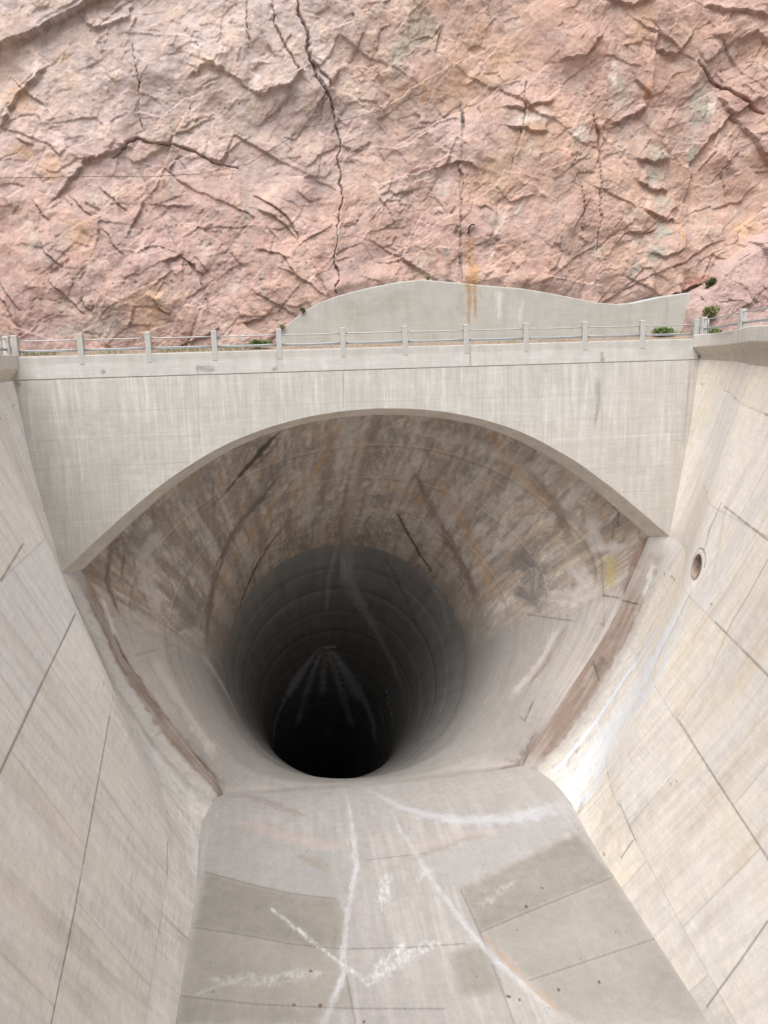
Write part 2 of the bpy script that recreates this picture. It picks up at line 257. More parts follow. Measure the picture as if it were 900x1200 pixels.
('ru', 0.5, 0.8, [[-13.84, 1.11, -9.47, 0.129], [-14.74, 1.15, -11.17, 0.13], [-13.96, 1.0, -13.62, 0.087]]),
('wh', 0.4, 0.8, [[-14.27, 1.38, -12.18, 0.131], [-13.74, 1.09, -14.19, 0.176]]),
('br', 0.5, 0.8, [[-11.46, 1.13, -7.4, 0.043], [-12.59, 1.86, -9.7, 0.088], [-12.65, 2.42, -12.12, 0.09]]),
('gd', 0.75, 0.9, [[8.32, 4.6, -12.16, 0.601], [9.44, 3.88, -12.79, 0.794], [9.47, 3.84, -14.61, 0.7], [8.4, 4.76, -14.28, 0.508]]),
('lg', 0.7, 0.8, [[10.07, 3.41, -14.47, 0.397], [11.32, 2.6, -14.37, 0.587], [12.16, 2.26, -13.78, 0.486], [11.34, 2.71, -12.32, 0.486]]),
('lg', 0.6, 0.9, [[11.92, 1.83, -9.2, 0.376], [12.57, 2.13, -11.28, 0.431], [14.07, 1.54, -11.21, 0.285]]),
('gd', 0.6, 0.9, [[-10.73, 3.85, -12.69, 0.563], [-10.2, 4.66, -14.5, 0.675], [-11.09, 3.62, -15.08, 0.377]]),
('gd', 0.55, 0.9, [[-0.35, 7.39, -9.16, 0.716], [2.1, 6.27, -8.6, 0.402]]),
('gd', 0.55, 0.9, [[-4.73, 3.03, -5.75, 0.815], [-6.76, 4.8, -8.79, 0.475]]),
('lg', 0.6, 0.9, [[-11.08, 2.32, -8.96, 0.622], [-12.28, 2.25, -10.26, 0.533], [-11.82, 2.98, -13.84, 0.369]]),
('lg', 0.4, 0.9, [[2.83, 7.8, -10.51, 0.418], [4.04, 8.89, -12.46, 0.324], [5.14, 3.93, -7.32, 0.479]]),
('lg', 0.35, 0.9, [[1.05, 1.94, -4.1, 0.401], [5.66, 2.12, -5.21, 0.411], [9.44, 1.97, -7.19, 0.418]]),
('ar', 0.5, 0.7, [[-6.12, 3.34, -6.67, 0.055], [-3.41, 3.4, -5.78, 0.055], [-0.12, 3.37, -5.4, 0.055], [3.1, 3.23, -5.66, 0.056], [5.94, 3.16, -6.66, 0.056], [8.85, 3.12, -8.85, 0.057]]),
('ar', 0.35, 0.7, [[-4.87, 4.81, -7.72, 0.048], [-1.5, 5.15, -7.19, 0.048], [1.47, 5.19, -7.38, 0.049], [4.39, 4.95, -8.18, 0.049]]),
('lg', 0.5, 0.8, [[10.57, 2.69, -16.15, 0.148], [9.43, 2.76, -18.42, 0.199], [7.95, 3.1, -20.31, 0.201]]),
('br', 0.4, 0.8, [[10.94, 2.48, -16.04, 0.098], [9.87, 2.55, -18.1, 0.149], [8.99, 2.68, -19.41, 0.1]]),
('dk', 0.55, 0.6, [[9.01, 2.24, -20.33, 0.05], [8.46, 2.1, -21.51, 0.06], [8.15, 2.4, -21.28, 0.05]]),
('br', 0.65, 0.9, [[9.09, 1.0, -21.72, 0.389], [7.95, 1.25, -23.73, 0.443], [6.54, 1.0, -23.82, 0.244]]),
('ln', 0.5, 0.5, [[7.55, 1.56, -23.68, 0.049], [5.78, 1.0, -23.87, 0.049]]),
('lg', 0.5, 0.9, [[-9.76, 4.98, -17.23, 0.197], [-8.59, 6.53, -20.73, 0.259], [-6.92, 5.78, -23.56, 0.207]]),
('gd', 0.45, 0.9, [[-9.34, 5.97, -17.68, 0.252], [-8.63, 7.22, -20.76, 0.262], [-7.82, 6.53, -22.58, 0.209]]),
('lg', 0.5, 0.9, [[-12.16, 2.31, -15.96, 0.229], [-10.79, 2.27, -19.08, 0.28], [-9.16, 2.01, -22.1, 0.284]]),
('gd', 0.3, 1, [[-7.59, 2.4, -23.0, 0.241], [-5.29, 1.55, -24.09, 0.239]])], 'TB': [('tl', 0.75, 0.8, [[-0.71, 13.24, -13.31, 0.465], [-0.3, 17.71, -17.08, 0.573], [1.07, 20.93, -20.58, 0.544], [2.61, 22.88, -23.97, 0.426], [3.97, 23.36, -27.36, 0.362], [4.49, 22.13, -29.19, 0.215]]),
('tl', 0.5, 0.8, [[-1.32, 13.25, -13.29, 0.174], [-1.77, 17.75, -17.03, 0.19], [-1.8, 22.17, -21.17, 0.138]]),
('tl', 0.5, 0.8, [[4.16, 11.98, -15.17, 0.232], [5.36, 11.32, -16.71, 0.289], [6.0, 11.47, -19.3, 0.176]]),
('bk', 0.5, 0.8, [[1.85, 13.12, -14.04, 0.117], [3.33, 15.54, -17.31, 0.186], [4.8, 16.8, -21.12, 0.193]]),
('bk', 0.4, 0.8, [[1.23, 13.01, -13.64, 0.087], [2.87, 16.23, -17.46, 0.125]]),
('ar', 0.3, 0.8, [[-6.36, 13.37, -15.93, 0.116], [-1.49, 15.75, -15.31, 0.122], [3.27, 14.61, -16.39, 0.122]]),
('ar', 0.25, 0.8, [[-7.24, 16.37, -20.07, 0.093], [-1.26, 21.46, -20.45, 0.102], [4.81, 17.2, -21.66, 0.097]]),
('tw', 0.75, 1, [[-2.25, 26.32, -25.59, 0.163], [-4.62, 29.65, -30.59, 0.518], [-6.64, 29.56, -34.21, 0.521], [-6.94, 30.77, -37.39, 0.356]]),
('tw', 0.75, 1, [[-2.09, 26.56, -25.82, 0.164], [-3.48, 31.8, -32.04, 0.357], [-4.52, 36.52, -37.91, 0.384]]),
('tw', 0.75, 1, [[-1.67, 26.58, -25.8, 0.164], [-0.12, 32.76, -32.86, 0.365], [1.12, 37.62, -39.02, 0.394]]),
('tw', 0.75, 1, [[-1.41, 26.59, -25.79, 0.164], [0.69, 30.21, -30.49, 0.527], [2.71, 32.84, -35.82, 0.554], [3.26, 34.75, -39.62, 0.382]]),
('tw', 0.75, 1, [[-1.88, 26.58, -25.8, 0.164], [-1.92, 33.53, -33.42, 0.368]]),
('tw', 0.75, 1, [[-2.76, 27.38, -26.88, 0.332], [-4.22, 28.31, -28.74, 0.507], [-5.48, 29.78, -31.8, 0.693]]),
('tw', 0.75, 1, [[-0.92, 27.9, -27.29, 0.336], [0.15, 29.92, -29.87, 0.523], [1.46, 32.66, -33.82, 0.732]]),
('rl', 0.6, 0.8, [[-1.88, 26.8, -26.05, 0.225], [-2.01, 29.44, -28.99, 0.235]]),
('tw', 0.9, 0.5, [[3.49, 26.67, -30.39, 0.076], [3.9, 26.81, -32.5, 0.093], [3.98, 26.83, -33.8, 0.062]]),
('tw', 0.8, 0.5, [[3.18, 29.26, -32.74, 0.064], [3.55, 30.1, -34.98, 0.081]]),
('tw', 0.4, 0.8, [[-4.4, 39.34, -40.83, 0.136], [-1.65, 39.89, -40.3, 0.183], [1.52, 39.93, -42.01, 0.139]])], 'HW': [('ln', 0.4, 0.4, [[-1.58, 0.0, -1.16, 0.029], [-1.64, 0.0, -2.86, 0.029]]),
('rl', 0.35, 0.6, [[-8.49, 0.0, -0.95, 0.041], [-8.69, 0.0, -4.32, 0.041]]),
('dk', 0.35, 0.8, [[11.37, 0.0, -1.9, 0.174], [11.5, 0.0, -2.98, 0.131], [11.31, 0.0, -4.29, 0.088]]),
('ln', 0.3, 0.5, [[16.39, 0.0, -0.98, 0.035], [16.17, 0.0, -5.38, 0.036]]),
('wh', 0.45, 0.8, [[-15.86, 0.0, -3.7, 0.048], [-13.15, 0.0, -3.77, 0.049], [-8.54, 0.0, -3.83, 0.041]]),
('wh', 0.35, 0.8, [[-15.13, 0.0, -7.86, 0.049], [-12.33, 0.0, -7.85, 0.05]]),
('wh', 0.4, 0.8, [[9.18, 0.0, -4.86, 0.044], [12.39, 0.0, -4.86, 0.053], [16.71, 0.0, -4.86, 0.045]]),
('wh', 0.5, 0.7, [[-14.18, 0.0, -5.11, 0.081], [-14.26, 0.0, -5.94, 0.082]]),
('wh', 0.45, 0.9, [[8.67, 0.0, -1.6, 0.129], [8.67, 0.0, -4.18, 0.131]]),
('wh', 0.4, 0.9, [[2.55, 0.0, -1.41, 0.169], [2.53, 0.0, -2.88, 0.127]]),
('wh', 0.4, 0.9, [[4.62, 0.0, -1.48, 0.127], [4.61, 0.0, -3.17, 0.086]]),
('wh', 0.35, 0.9, [[-2.84, 0.0, -1.45, 0.124], [-2.82, 0.0, -2.9, 0.125]]),
('wh', 0.3, 0.9, [[-5.78, 0.0, -1.36, 0.246], [-5.87, 0.0, -2.78, 0.207]]),
('ol', 0.3, 1, [[-14.95, 0.0, -2.45, 0.64], [-11.61, 0.0, -4.2, 0.981], [-13.38, 0.0, -6.19, 0.739]]),
('ol', 0.28, 1, [[13.34, 0.0, -5.26, 1.067], [13.41, 0.0, -7.06, 0.808]]),
('dk', 0.5, 0.7, [[-16.79, 0.0, -1.17, 0.118], [-16.57, 0.0, -1.29, 0.119]])], 'PP': [('gy', 0.7, 0.6, [[-8.55, 0.0, -0.67, 0.121], [-8.16, 0.0, -0.76, 0.203], [-7.68, 0.0, -0.82, 0.122]]),
('gy', 0.7, 0.6, [[-4.99, 0.0, -0.94, 0.082], [-4.78, 0.0, -0.82, 0.082]]),
('dk', 0.5, 0.7, [[-12.87, 0.0, -0.86, 0.08], [-12.77, 0.0, -0.7, 0.08]]),
('dk', 0.45, 0.7, [[11.55, 0.0, -0.5, 0.086], [11.66, 0.0, -1.01, 0.087]]),
('dk', 0.6, 0.6, [[16.76, 0.0, -0.86, 0.132], [16.95, 0.0, -0.95, 0.088]]),
('rl', 0.5, 0.6, [[4.75, 0.0, -0.03, 0.034], [4.75, 0.0, -0.98, 0.051]]),
('rl', 0.5, 0.6, [[-8.51, 0.0, -0.67, 0.04], [-8.49, 0.0, -0.95, 0.041]]),
('rl', 0.4, 0.6, [[-4.69, 0.0, 0.02, 0.033], [-4.74, 0.0, -0.95, 0.041]])], 'RT': [('ru', 0.95, 0.75, [[6.62, 8.0, 3.76, 0.199], [6.67, 8.0, 2.85, 0.15], [6.61, 8.0, 0.95, 0.061]]),
('ru', 0.85, 0.75, [[6.98, 8.0, 3.76, 0.15], [7.03, 8.0, 2.36, 0.1], [7.03, 8.0, 1.33, 0.05]]),
('ru', 0.5, 0.7, [[7.29, 8.0, 3.18, 0.05], [7.39, 8.0, 2.59, 0.05]]),
('ol', 0.4, 1, [[6.16, 8.0, 3.1, 0.3], [6.15, 8.0, 1.64, 0.251]]),
('wh', 0.35, 0.9, [[8.47, 8.0, 3.06, 0.201], [8.48, 8.0, 1.35, 0.152]]),
('wh', 0.3, 0.9, [[9.88, 8.0, 2.55, 0.152], [9.79, 8.0, 1.17, 0.153]]),
('gy', 0.4, 0.5, [[18.97, 8.0, 2.38, 0.052], [19.03, 8.0, 1.12, 0.052]]),
('ol', 0.3, 1, [[-0.9, 8.0, 1.79, 0.493], [3.12, 8.0, 2.91, 0.496]])], 'CL': [('bk', 0.95, 0.6, [[6.9, 10.69, 14.05, 0.076], [6.87, 10.59, 13.23, 0.111], [6.84, 10.48, 12.31, 0.121]]),
('dk', 0.4, 0.7, [[6.85, 10.7, 14.19, 0.04], [6.71, 10.38, 11.54, 0.051], [6.47, 9.92, 7.64, 0.051], [6.41, 9.5, 4.18, 0.051]]),
('bk', 0.8, 0.6, [[6.35, 9.83, 6.9, 0.102], [6.12, 9.77, 6.41, 0.102]]),
('sg', 0.7, 0.7, [[5.57, 9.67, 5.58, 0.153], [5.56, 9.62, 5.18, 0.204]]),
('bk', 0.6, 0.7, [[5.59, 9.56, 4.69, 0.153], [5.64, 9.55, 4.59, 0.205]]),
('bk', 0.5, 0.7, [[6.45, 9.65, 5.42, 0.061], [6.45, 9.44, 3.68, 0.062]]),
('ru', 1, 0.7, [[7.0, 9.74, 6.16, 0.128], [6.97, 9.64, 5.36, 0.231], [7.21, 9.55, 4.57, 0.308], [7.03, 9.47, 3.92, 0.411], [7.06, 9.38, 3.17, 0.36]]),
('ru', 0.45, 0.9, [[4.33, 10.81, 15.11, 0.15], [4.81, 10.73, 14.4, 0.25], [4.28, 10.64, 13.68, 0.15]]),
('sg', 0.62, 1, [[18.32, 10.32, 11.0, 0.652], [19.31, 10.32, 11.0, 0.392]]),
('sg', 0.62, 1, [[18.2, 10.19, 9.94, 0.392], [18.91, 10.14, 9.49, 0.786]]),
('sg', 0.62, 1, [[19.01, 10.02, 8.48, 0.525], [19.56, 9.94, 7.82, 0.395]]),
('sg', 0.62, 1, [[18.88, 9.84, 6.96, 0.395], [19.26, 9.72, 6.04, 0.66]]),
('sg', 0.62, 1, [[18.98, 9.66, 5.53, 0.462], [18.41, 9.57, 4.77, 0.66]]),
('sg', 0.62, 1, [[16.36, 10.83, 15.28, 0.258], [16.66, 10.63, 13.57, 0.452]]),
('sg', 0.62, 1, [[21.56, 10.81, 15.11, 0.522], [21.94, 10.63, 13.62, 0.655], [21.38, 10.51, 12.61, 0.459]]),
('sg', 0.62, 1, [[21.54, 10.39, 11.61, 0.46], [21.25, 10.24, 10.35, 0.395]]),
('sg', 0.62, 1, [[17.58, 9.54, 4.53, 0.33], [17.01, 9.45, 3.77, 0.396]]),
('wf', 0.85, 0.8, [[14.06, 10.52, 12.66, 0.257], [13.83, 10.45, 12.07, 0.463], [14.41, 10.42, 11.82, 0.258]]),
('wf', 0.7, 0.8, [[16.0, 10.95, 16.25, 0.205], [15.88, 10.85, 15.42, 0.257], [16.14, 10.77, 14.79, 0.103]]),
('wf', 0.75, 0.8, [[22.84, 10.77, 14.73, 0.315], [22.5, 10.61, 13.38, 0.21]]),
('wf', 0.6, 0.8, [[9.92, 10.53, 12.77, 0.305], [11.51, 10.56, 13.03, 0.358], [12.29, 10.51, 12.55, 0.205]]),
('wf', 0.6, 0.9, [[10.95, 10.42, 11.8, 0.46], [10.39, 10.27, 10.58, 0.461]]),
('wf', 0.6, 0.8, [[10.6, 10.03, 8.61, 0.103], [9.77, 9.88, 7.37, 0.103]]),
('wf', 0.5, 0.9, [[5.65, 10.12, 9.35, 0.355], [5.37, 10.05, 8.72, 0.405]]),
('wf', 0.8, 0.6, [[-0.82, 9.81, 6.71, 0.1], [-0.89, 9.75, 6.23, 0.1]]),
('oc', 0.8, 0.8, [[20.11, 9.91, 7.56, 0.158], [20.38, 9.78, 6.54, 0.212], [20.49, 9.66, 5.52, 0.159]]),
('oc', 0.6, 0.9, [[24.06, 9.78, 6.51, 0.534], [25.49, 9.83, 6.91, 0.429]]),
('oc', 0.55, 0.9, [[-18.53, 10.75, 14.56, 0.562], [-17.93, 10.64, 13.67, 0.659], [-17.29, 10.59, 13.23, 0.377]]),
('oc', 0.5, 0.9, [[-18.33, 10.37, 11.42, 0.472], [-17.71, 10.29, 10.74, 0.379]]),
('oc', 0.45, 0.9, [[-16.14, 10.26, 10.52, 0.762], [-17.1, 10.18, 9.83, 0.665]]),
('oc', 0.5, 0.9, [[-12.2, 9.45, 3.74, 0.976], [-11.59, 9.28, 2.3, 1.177], [-12.6, 9.16, 1.37, 0.784]]),
('oc', 0.4, 0.9, [[-15.46, 9.88, 7.3, 0.576], [-15.1, 9.71, 5.9, 0.675]]),
('oc', 0.5, 0.8, [[-15.48, 10.94, 16.17, 0.283], [-15.36, 10.91, 15.95, 0.236]]),
('oc', 0.4, 0.9, [[7.93, 10.91, 15.88, 1.509], [10.02, 10.97, 16.39, 1.213], [4.79, 10.67, 13.93, 1.002]]),
('oc', 0.35, 0.9, [[9.85, 10.21, 10.09, 1.279], [7.72, 10.09, 9.11, 1.019], [12.03, 10.51, 12.55, 1.024]]),
('oc', 0.45, 0.9, [[17.77, 11.33, 19.44, 1.026], [17.47, 11.04, 17.01, 0.515]]),
('oc', 0.5, 0.8, [[18.09, 10.81, 15.06, 0.207], [17.97, 10.69, 14.07, 0.259]]),
('og', 0.9, 0.6, [[18.31, 10.81, 15.07, 0.104], [18.19, 10.7, 14.18, 0.156]]),  # orange shadow beside the block edge, painted onto the rock
('dr', 0.85, 0.6, [[22.73, 10.83, 15.23, 0.105], [23.51, 10.79, 14.89, 0.105]]),
('dr', 0.85, 0.6, [[24.52, 10.73, 14.4, 0.105], [25.94, 10.63, 13.56, 0.106]]),
('dr', 0.6, 0.7, [[14.92, 10.54, 12.81, 0.052], [15.21, 10.33, 11.09, 0.062]]),
('dr', 0.6, 0.7, [[13.98, 10.09, 9.1, 0.041], [14.04, 9.79, 6.59, 0.052]]),
('dr', 0.7, 0.8, [[20.36, 9.38, 3.2, 0.16], [21.78, 9.42, 3.54, 0.267], [22.8, 9.46, 3.83, 0.161]]),  # reddish shadow under the overhang, painted onto the rock
('sg', 0.45, 1, [[3.46, 11.23, 18.62, 0.692], [4.95, 11.18, 18.19, 0.795], [3.39, 11.01, 16.75, 0.595], [2.33, 10.87, 15.55, 0.397]]),
('gy', 0.45, 1, [[2.85, 10.9, 15.8, 0.298], [3.32, 10.81, 15.1, 0.398]]),
('gy', 0.4, 1, [[-9.53, 11.31, 19.21, 0.143], [-9.82, 10.76, 14.68, 0.192], [-10.12, 10.21, 10.07, 0.194], [-10.46, 9.59, 4.9, 0.196]]),
('gy', 0.4, 1, [[-5.29, 11.32, 19.32, 0.145], [-5.55, 10.77, 14.74, 0.194], [-5.82, 10.21, 10.07, 0.196], [-6.11, 9.58, 4.84, 0.198]]),
('gy', 0.35, 1, [[-17.83, 9.77, 6.39, 0.669], [-16.98, 9.65, 5.46, 0.672], [-16.58, 9.57, 4.75, 0.385]]),
('gy', 0.4, 1, [[-13.7, 9.31, 2.58, 0.292], [-13.53, 9.2, 1.63, 0.488], [-17.31, 9.15, 1.24, 0.484]]),
('gy', 0.35, 1, [[-5.38, 9.58, 4.83, 0.248], [-5.27, 9.29, 2.41, 0.399]]),
('gy', 0.4, 1, [[12.66, 9.61, 5.1, 0.104], [12.64, 9.79, 6.6, 0.078]]),
('gy', 0.35, 1, [[22.93, 10.15, 9.59, 0.318], [22.64, 9.91, 7.55, 0.425]]),
('gy', 0.35, 1, [[24.07, 10.94, 16.14, 0.315], [23.51, 11.05, 17.12, 0.418]]),
('bk', 0.9, 0.3, [[-17.33, 9.47, 3.92, 0.053], [-17.31, 9.47, 3.89, 0.053]]),
('bk', 0.9, 0.3, [[-15.76, 9.47, 3.9, 0.053], [-15.74, 9.46, 3.87, 0.053]]),
('bk', 0.9, 0.3, [[-13.57, 9.46, 3.86, 0.053], [-13.54, 9.46, 3.83, 0.053]]),
('bk', 0.9, 0.3, [[-12.34, 9.47, 3.89, 0.054], [-12.31, 9.46, 3.86, 0.054]]),
('bk', 0.9, 0.3, [[-10.38, 9.47, 3.95, 0.054], [-10.35, 9.47, 3.92, 0.054]]),
('bk', 0.9, 0.3, [[-5.37, 9.59, 4.93, 0.055], [-5.35, 9.59, 4.9, 0.055]]),
('bk', 0.9, 0.3, [[-4.14, 9.59, 4.91, 0.055], [-4.11, 9.59, 4.88, 0.055]]),
('bk', 0.9, 0.3, [[-2.76, 9.58, 4.85, 0.055], [-2.73, 9.58, 4.82, 0.055]]),
('bk', 0.9, 0.3, [[-0.15, 9.58, 4.86, 0.055], [-0.12, 9.58, 4.83, 0.055]]),
('bk', 0.9, 0.3, [[-5.43, 9.48, 3.97, 0.055], [-5.4, 9.47, 3.94, 0.055]]),
('bk', 0.9, 0.3, [[-5.77, 9.7, 5.8, 0.054], [-5.74, 9.69, 5.77, 0.054]]),
('bk', 0.9, 0.3, [[-7.56, 9.8, 6.67, 0.054], [-7.54, 9.8, 6.65, 0.054]]),
('bk', 0.9, 0.3, [[-8.02, 9.85, 7.06, 0.054], [-8.0, 9.84, 7.03, 0.054]]),
('bk', 0.9, 0.3, [[-11.59, 9.95, 7.88, 0.053], [-11.57, 9.94, 7.85, 0.053]]),
('bk', 0.9, 0.3, [[-14.37, 9.99, 8.22, 0.053], [-14.35, 9.98, 8.19, 0.053]]),
('bk', 0.9, 0.3, [[-15.62, 9.99, 8.22, 0.053], [-15.6, 9.98, 8.2, 0.053]]),
('bk', 0.9, 0.3, [[-10.03, 9.85, 7.12, 0.054], [-10.0, 9.85, 7.09, 0.054]]),
('bk', 0.9, 0.3, [[-8.86, 10.62, 13.5, 0.053], [-8.84, 10.62, 13.47, 0.053]]),
('bk', 0.9, 0.3, [[-6.91, 10.62, 13.52, 0.053], [-6.89, 10.62, 13.49, 0.053]]),
('bk', 0.9, 0.3, [[-6.09, 10.65, 13.71, 0.053], [-6.06, 10.64, 13.68, 0.054]]),
('bk', 0.9, 0.3, [[-9.38, 10.72, 14.32, 0.053], [-9.35, 10.71, 14.29, 0.053]]),
('bk', 0.9, 0.3, [[0.82, 10.81, 15.06, 0.054], [0.85, 10.8, 15.03, 0.054]]),
('bk', 0.9, 0.3, [[-8.19, 11.01, 16.76, 0.053], [-8.16, 11.01, 16.73, 0.053]])]}
POLY = {'FL': [('bg', 0.8, [[-9.26, -2.54], [-6.94, -4.01], [-3.0, -6.56], [-2.44, -9.02], [-3.53, -9.58], [-5.4, -8.93], [-7.22, -7.98], [-9.13, -6.86]]),
('dkol', 0.95, [[-9.13, -6.86], [-7.22, -7.98], [-5.4, -8.93], [-3.53, -9.58], [-3.17, -11.01], [-3.54, -12.48], [-5.47, -11.87], [-7.46, -11.01], [-9.33, -10.32]]),
('mdol', 0.85, [[-9.33, -10.32], [-7.46, -11.01], [-5.47, -11.87], [-3.54, -12.48], [-3.48, -13.25], [-3.36, -15.37], [-6.7, -14.63], [-9.42, -13.81]]),
('dkol', 0.75, [[-9.42, -13.81], [-6.7, -14.63], [-4.46, -15.2], [-4.7, -15.8], [-9.49, -15.02]]),
('bg', 0.75, [[0.76, -7.81], [3.44, -6.69], [8.21, -5.22], [8.12, -6.64], [4.56, -8.46], [1.9, -9.75], [1.3, -9.11]]),
('dkol', 0.95, [[1.84, -9.88], [4.5, -8.59], [8.16, -6.99], [8.61, -10.19], [5.11, -11.4], [2.03, -12.48]]),
('mdol', 0.9, [[2.03, -12.48], [5.11, -11.4], [8.61, -10.19], [8.64, -13.9], [6.1, -14.5], [3.19, -15.15]]),
('mdol', 0.85, [[3.25, -15.2], [6.1, -14.5], [8.64, -13.9], [8.67, -17.66], [8.49, -17.92], [3.99, -17.23]]),
('dkol', 0.8, [[0.58, -13.43], [2.03, -13.12], [2.04, -15.41], [0.58, -15.46]])]}
CRACKS = [(0.5, [[-3.95, 19.36, 0.064], [-3.82, 18.22, 0.08], [-3.48, 17.31, 0.08], [-3.14, 16.39, 0.08], [-2.8, 15.47, 0.064]]),
(0.9, [[-2.56, 19.16, 0.08], [-2.46, 18.39, 0.134], [-2.16, 17.66, 0.161], [-1.96, 16.65, 0.187], [-1.8, 15.95, 0.214], [-1.56, 14.89, 0.107], [-1.01, 14.1, 0.08], [-0.7, 13.3, 0.08], [-0.52, 11.98, 0.07], [-0.47, 9.84, 0.07], [-0.49, 8.4, 0.08], [-0.7, 7.1, 0.07], [-0.94, 5.26, 0.064], [-1.09, 3.07, 0.054]]),
(0.5, [[-11.68, 16.82, 0.064], [-11.6, 15.33, 0.075], [-11.61, 13.74, 0.064], [-11.62, 12.28, 0.054]]),
(0.5, [[-13.36, 10.75, 0.054], [-12.37, 11.63, 0.096], [-11.97, 11.91, 0.107], [-11.2, 11.64, 0.086], [-10.02, 11.6, 0.075], [-8.64, 11.09, 0.086], [-7.72, 10.54, 0.07], [-6.29, 10.26, 0.054]]),
(0.3, [[-1.85, 15.91, 0.107], [-1.25, 15.26, 0.107], [-0.78, 14.8, 0.054]]),
(0.4, [[10.61, 14.96, 0.064], [10.56, 13.02, 0.064], [10.1, 11.56, 0.064], [9.64, 10.09, 0.054]]),
(0.5, [[14.71, 13.16, 0.064], [15.07, 12.32, 0.096], [15.21, 11.09, 0.096], [15.2, 7.59, 0.064], [14.95, 5.32, 0.054]]),
(0.3, [[13.99, 9.35, 0.048], [14.12, 7.6, 0.048], [14.04, 6.49, 0.048]]),
(0.35, [[12.66, 7.36, 0.054], [12.55, 5.1, 0.054]]),
(0.3, [[-5.51, 8.66, 0.054], [-4.23, 7.94, 0.075], [-3.44, 6.98, 0.054], [-3.08, 6.25, 0.054]]),
(0.6, [[21.56, 16.5, 0.054], [22.5, 15.52, 0.107], [23.51, 14.89, 0.086], [24.63, 14.25, 0.086], [25.94, 13.46, 0.107]]),
(0.3, [[6.78, 12.02, 0.043], [6.53, 7.64, 0.048], [6.4, 3.93, 0.054]]),
(0.25, [[23.5, 11.11, 0.043], [23.61, 8.57, 0.043]]),
(0.3, [[-5.3, 19.09, 0.043], [-5.45, 16.58, 0.043]]),
(0.35, [[-19.83, 4.1, 0.037], [-19.23, 3.18, 0.07], [-18.6, 2.45, 0.037]]),
(0.35, [[-17.66, 8.46, 0.037], [-17.26, 7.79, 0.07], [-16.84, 7.31, 0.037]]),
(0.35, [[-17.39, 6.16, 0.037], [-16.88, 5.36, 0.07], [-16.35, 4.75, 0.037]]),
(0.35, [[-15.31, 3.09, 0.037], [-15.11, 2.64, 0.07], [-14.89, 2.37, 0.037]]),
(0.35, [[-15.59, 8.68, 0.037], [-15.06, 8.01, 0.07], [-14.52, 7.52, 0.037]]),
(0.35, [[-17.09, 4.06, 0.037], [-16.13, 3.01, 0.07], [-15.14, 2.14, 0.037]]),
(0.35, [[-18.08, 14.56, 0.037], [-17.34, 13.93, 0.07], [-16.59, 13.46, 0.037]]),
(0.35, [[-18.52, 11.87, 0.037], [-17.98, 11.56, 0.07], [-17.43, 11.42, 0.037]]),
(0.35, [[-14.1, 6.82, 0.037], [-13.58, 6.02, 0.07], [-13.03, 5.41, 0.037]]),
(0.35, [[-19.89, 3.41, 0.037], [-19.34, 2.37, 0.07], [-18.76, 1.51, 0.037]]),
(0.35, [[-13.94, 9.14, 0.037], [-13.29, 8.35, 0.07], [-12.64, 7.75, 0.037]]),
(0.35, [[-16.52, 11.43, 0.037], [-16.33, 11.0, 0.07], [-16.12, 10.75, 0.037]]),
(0.35, [[-11.54, 3.02, 0.037], [-11.1, 2.44, 0.07], [-10.65, 2.04, 0.037]])]
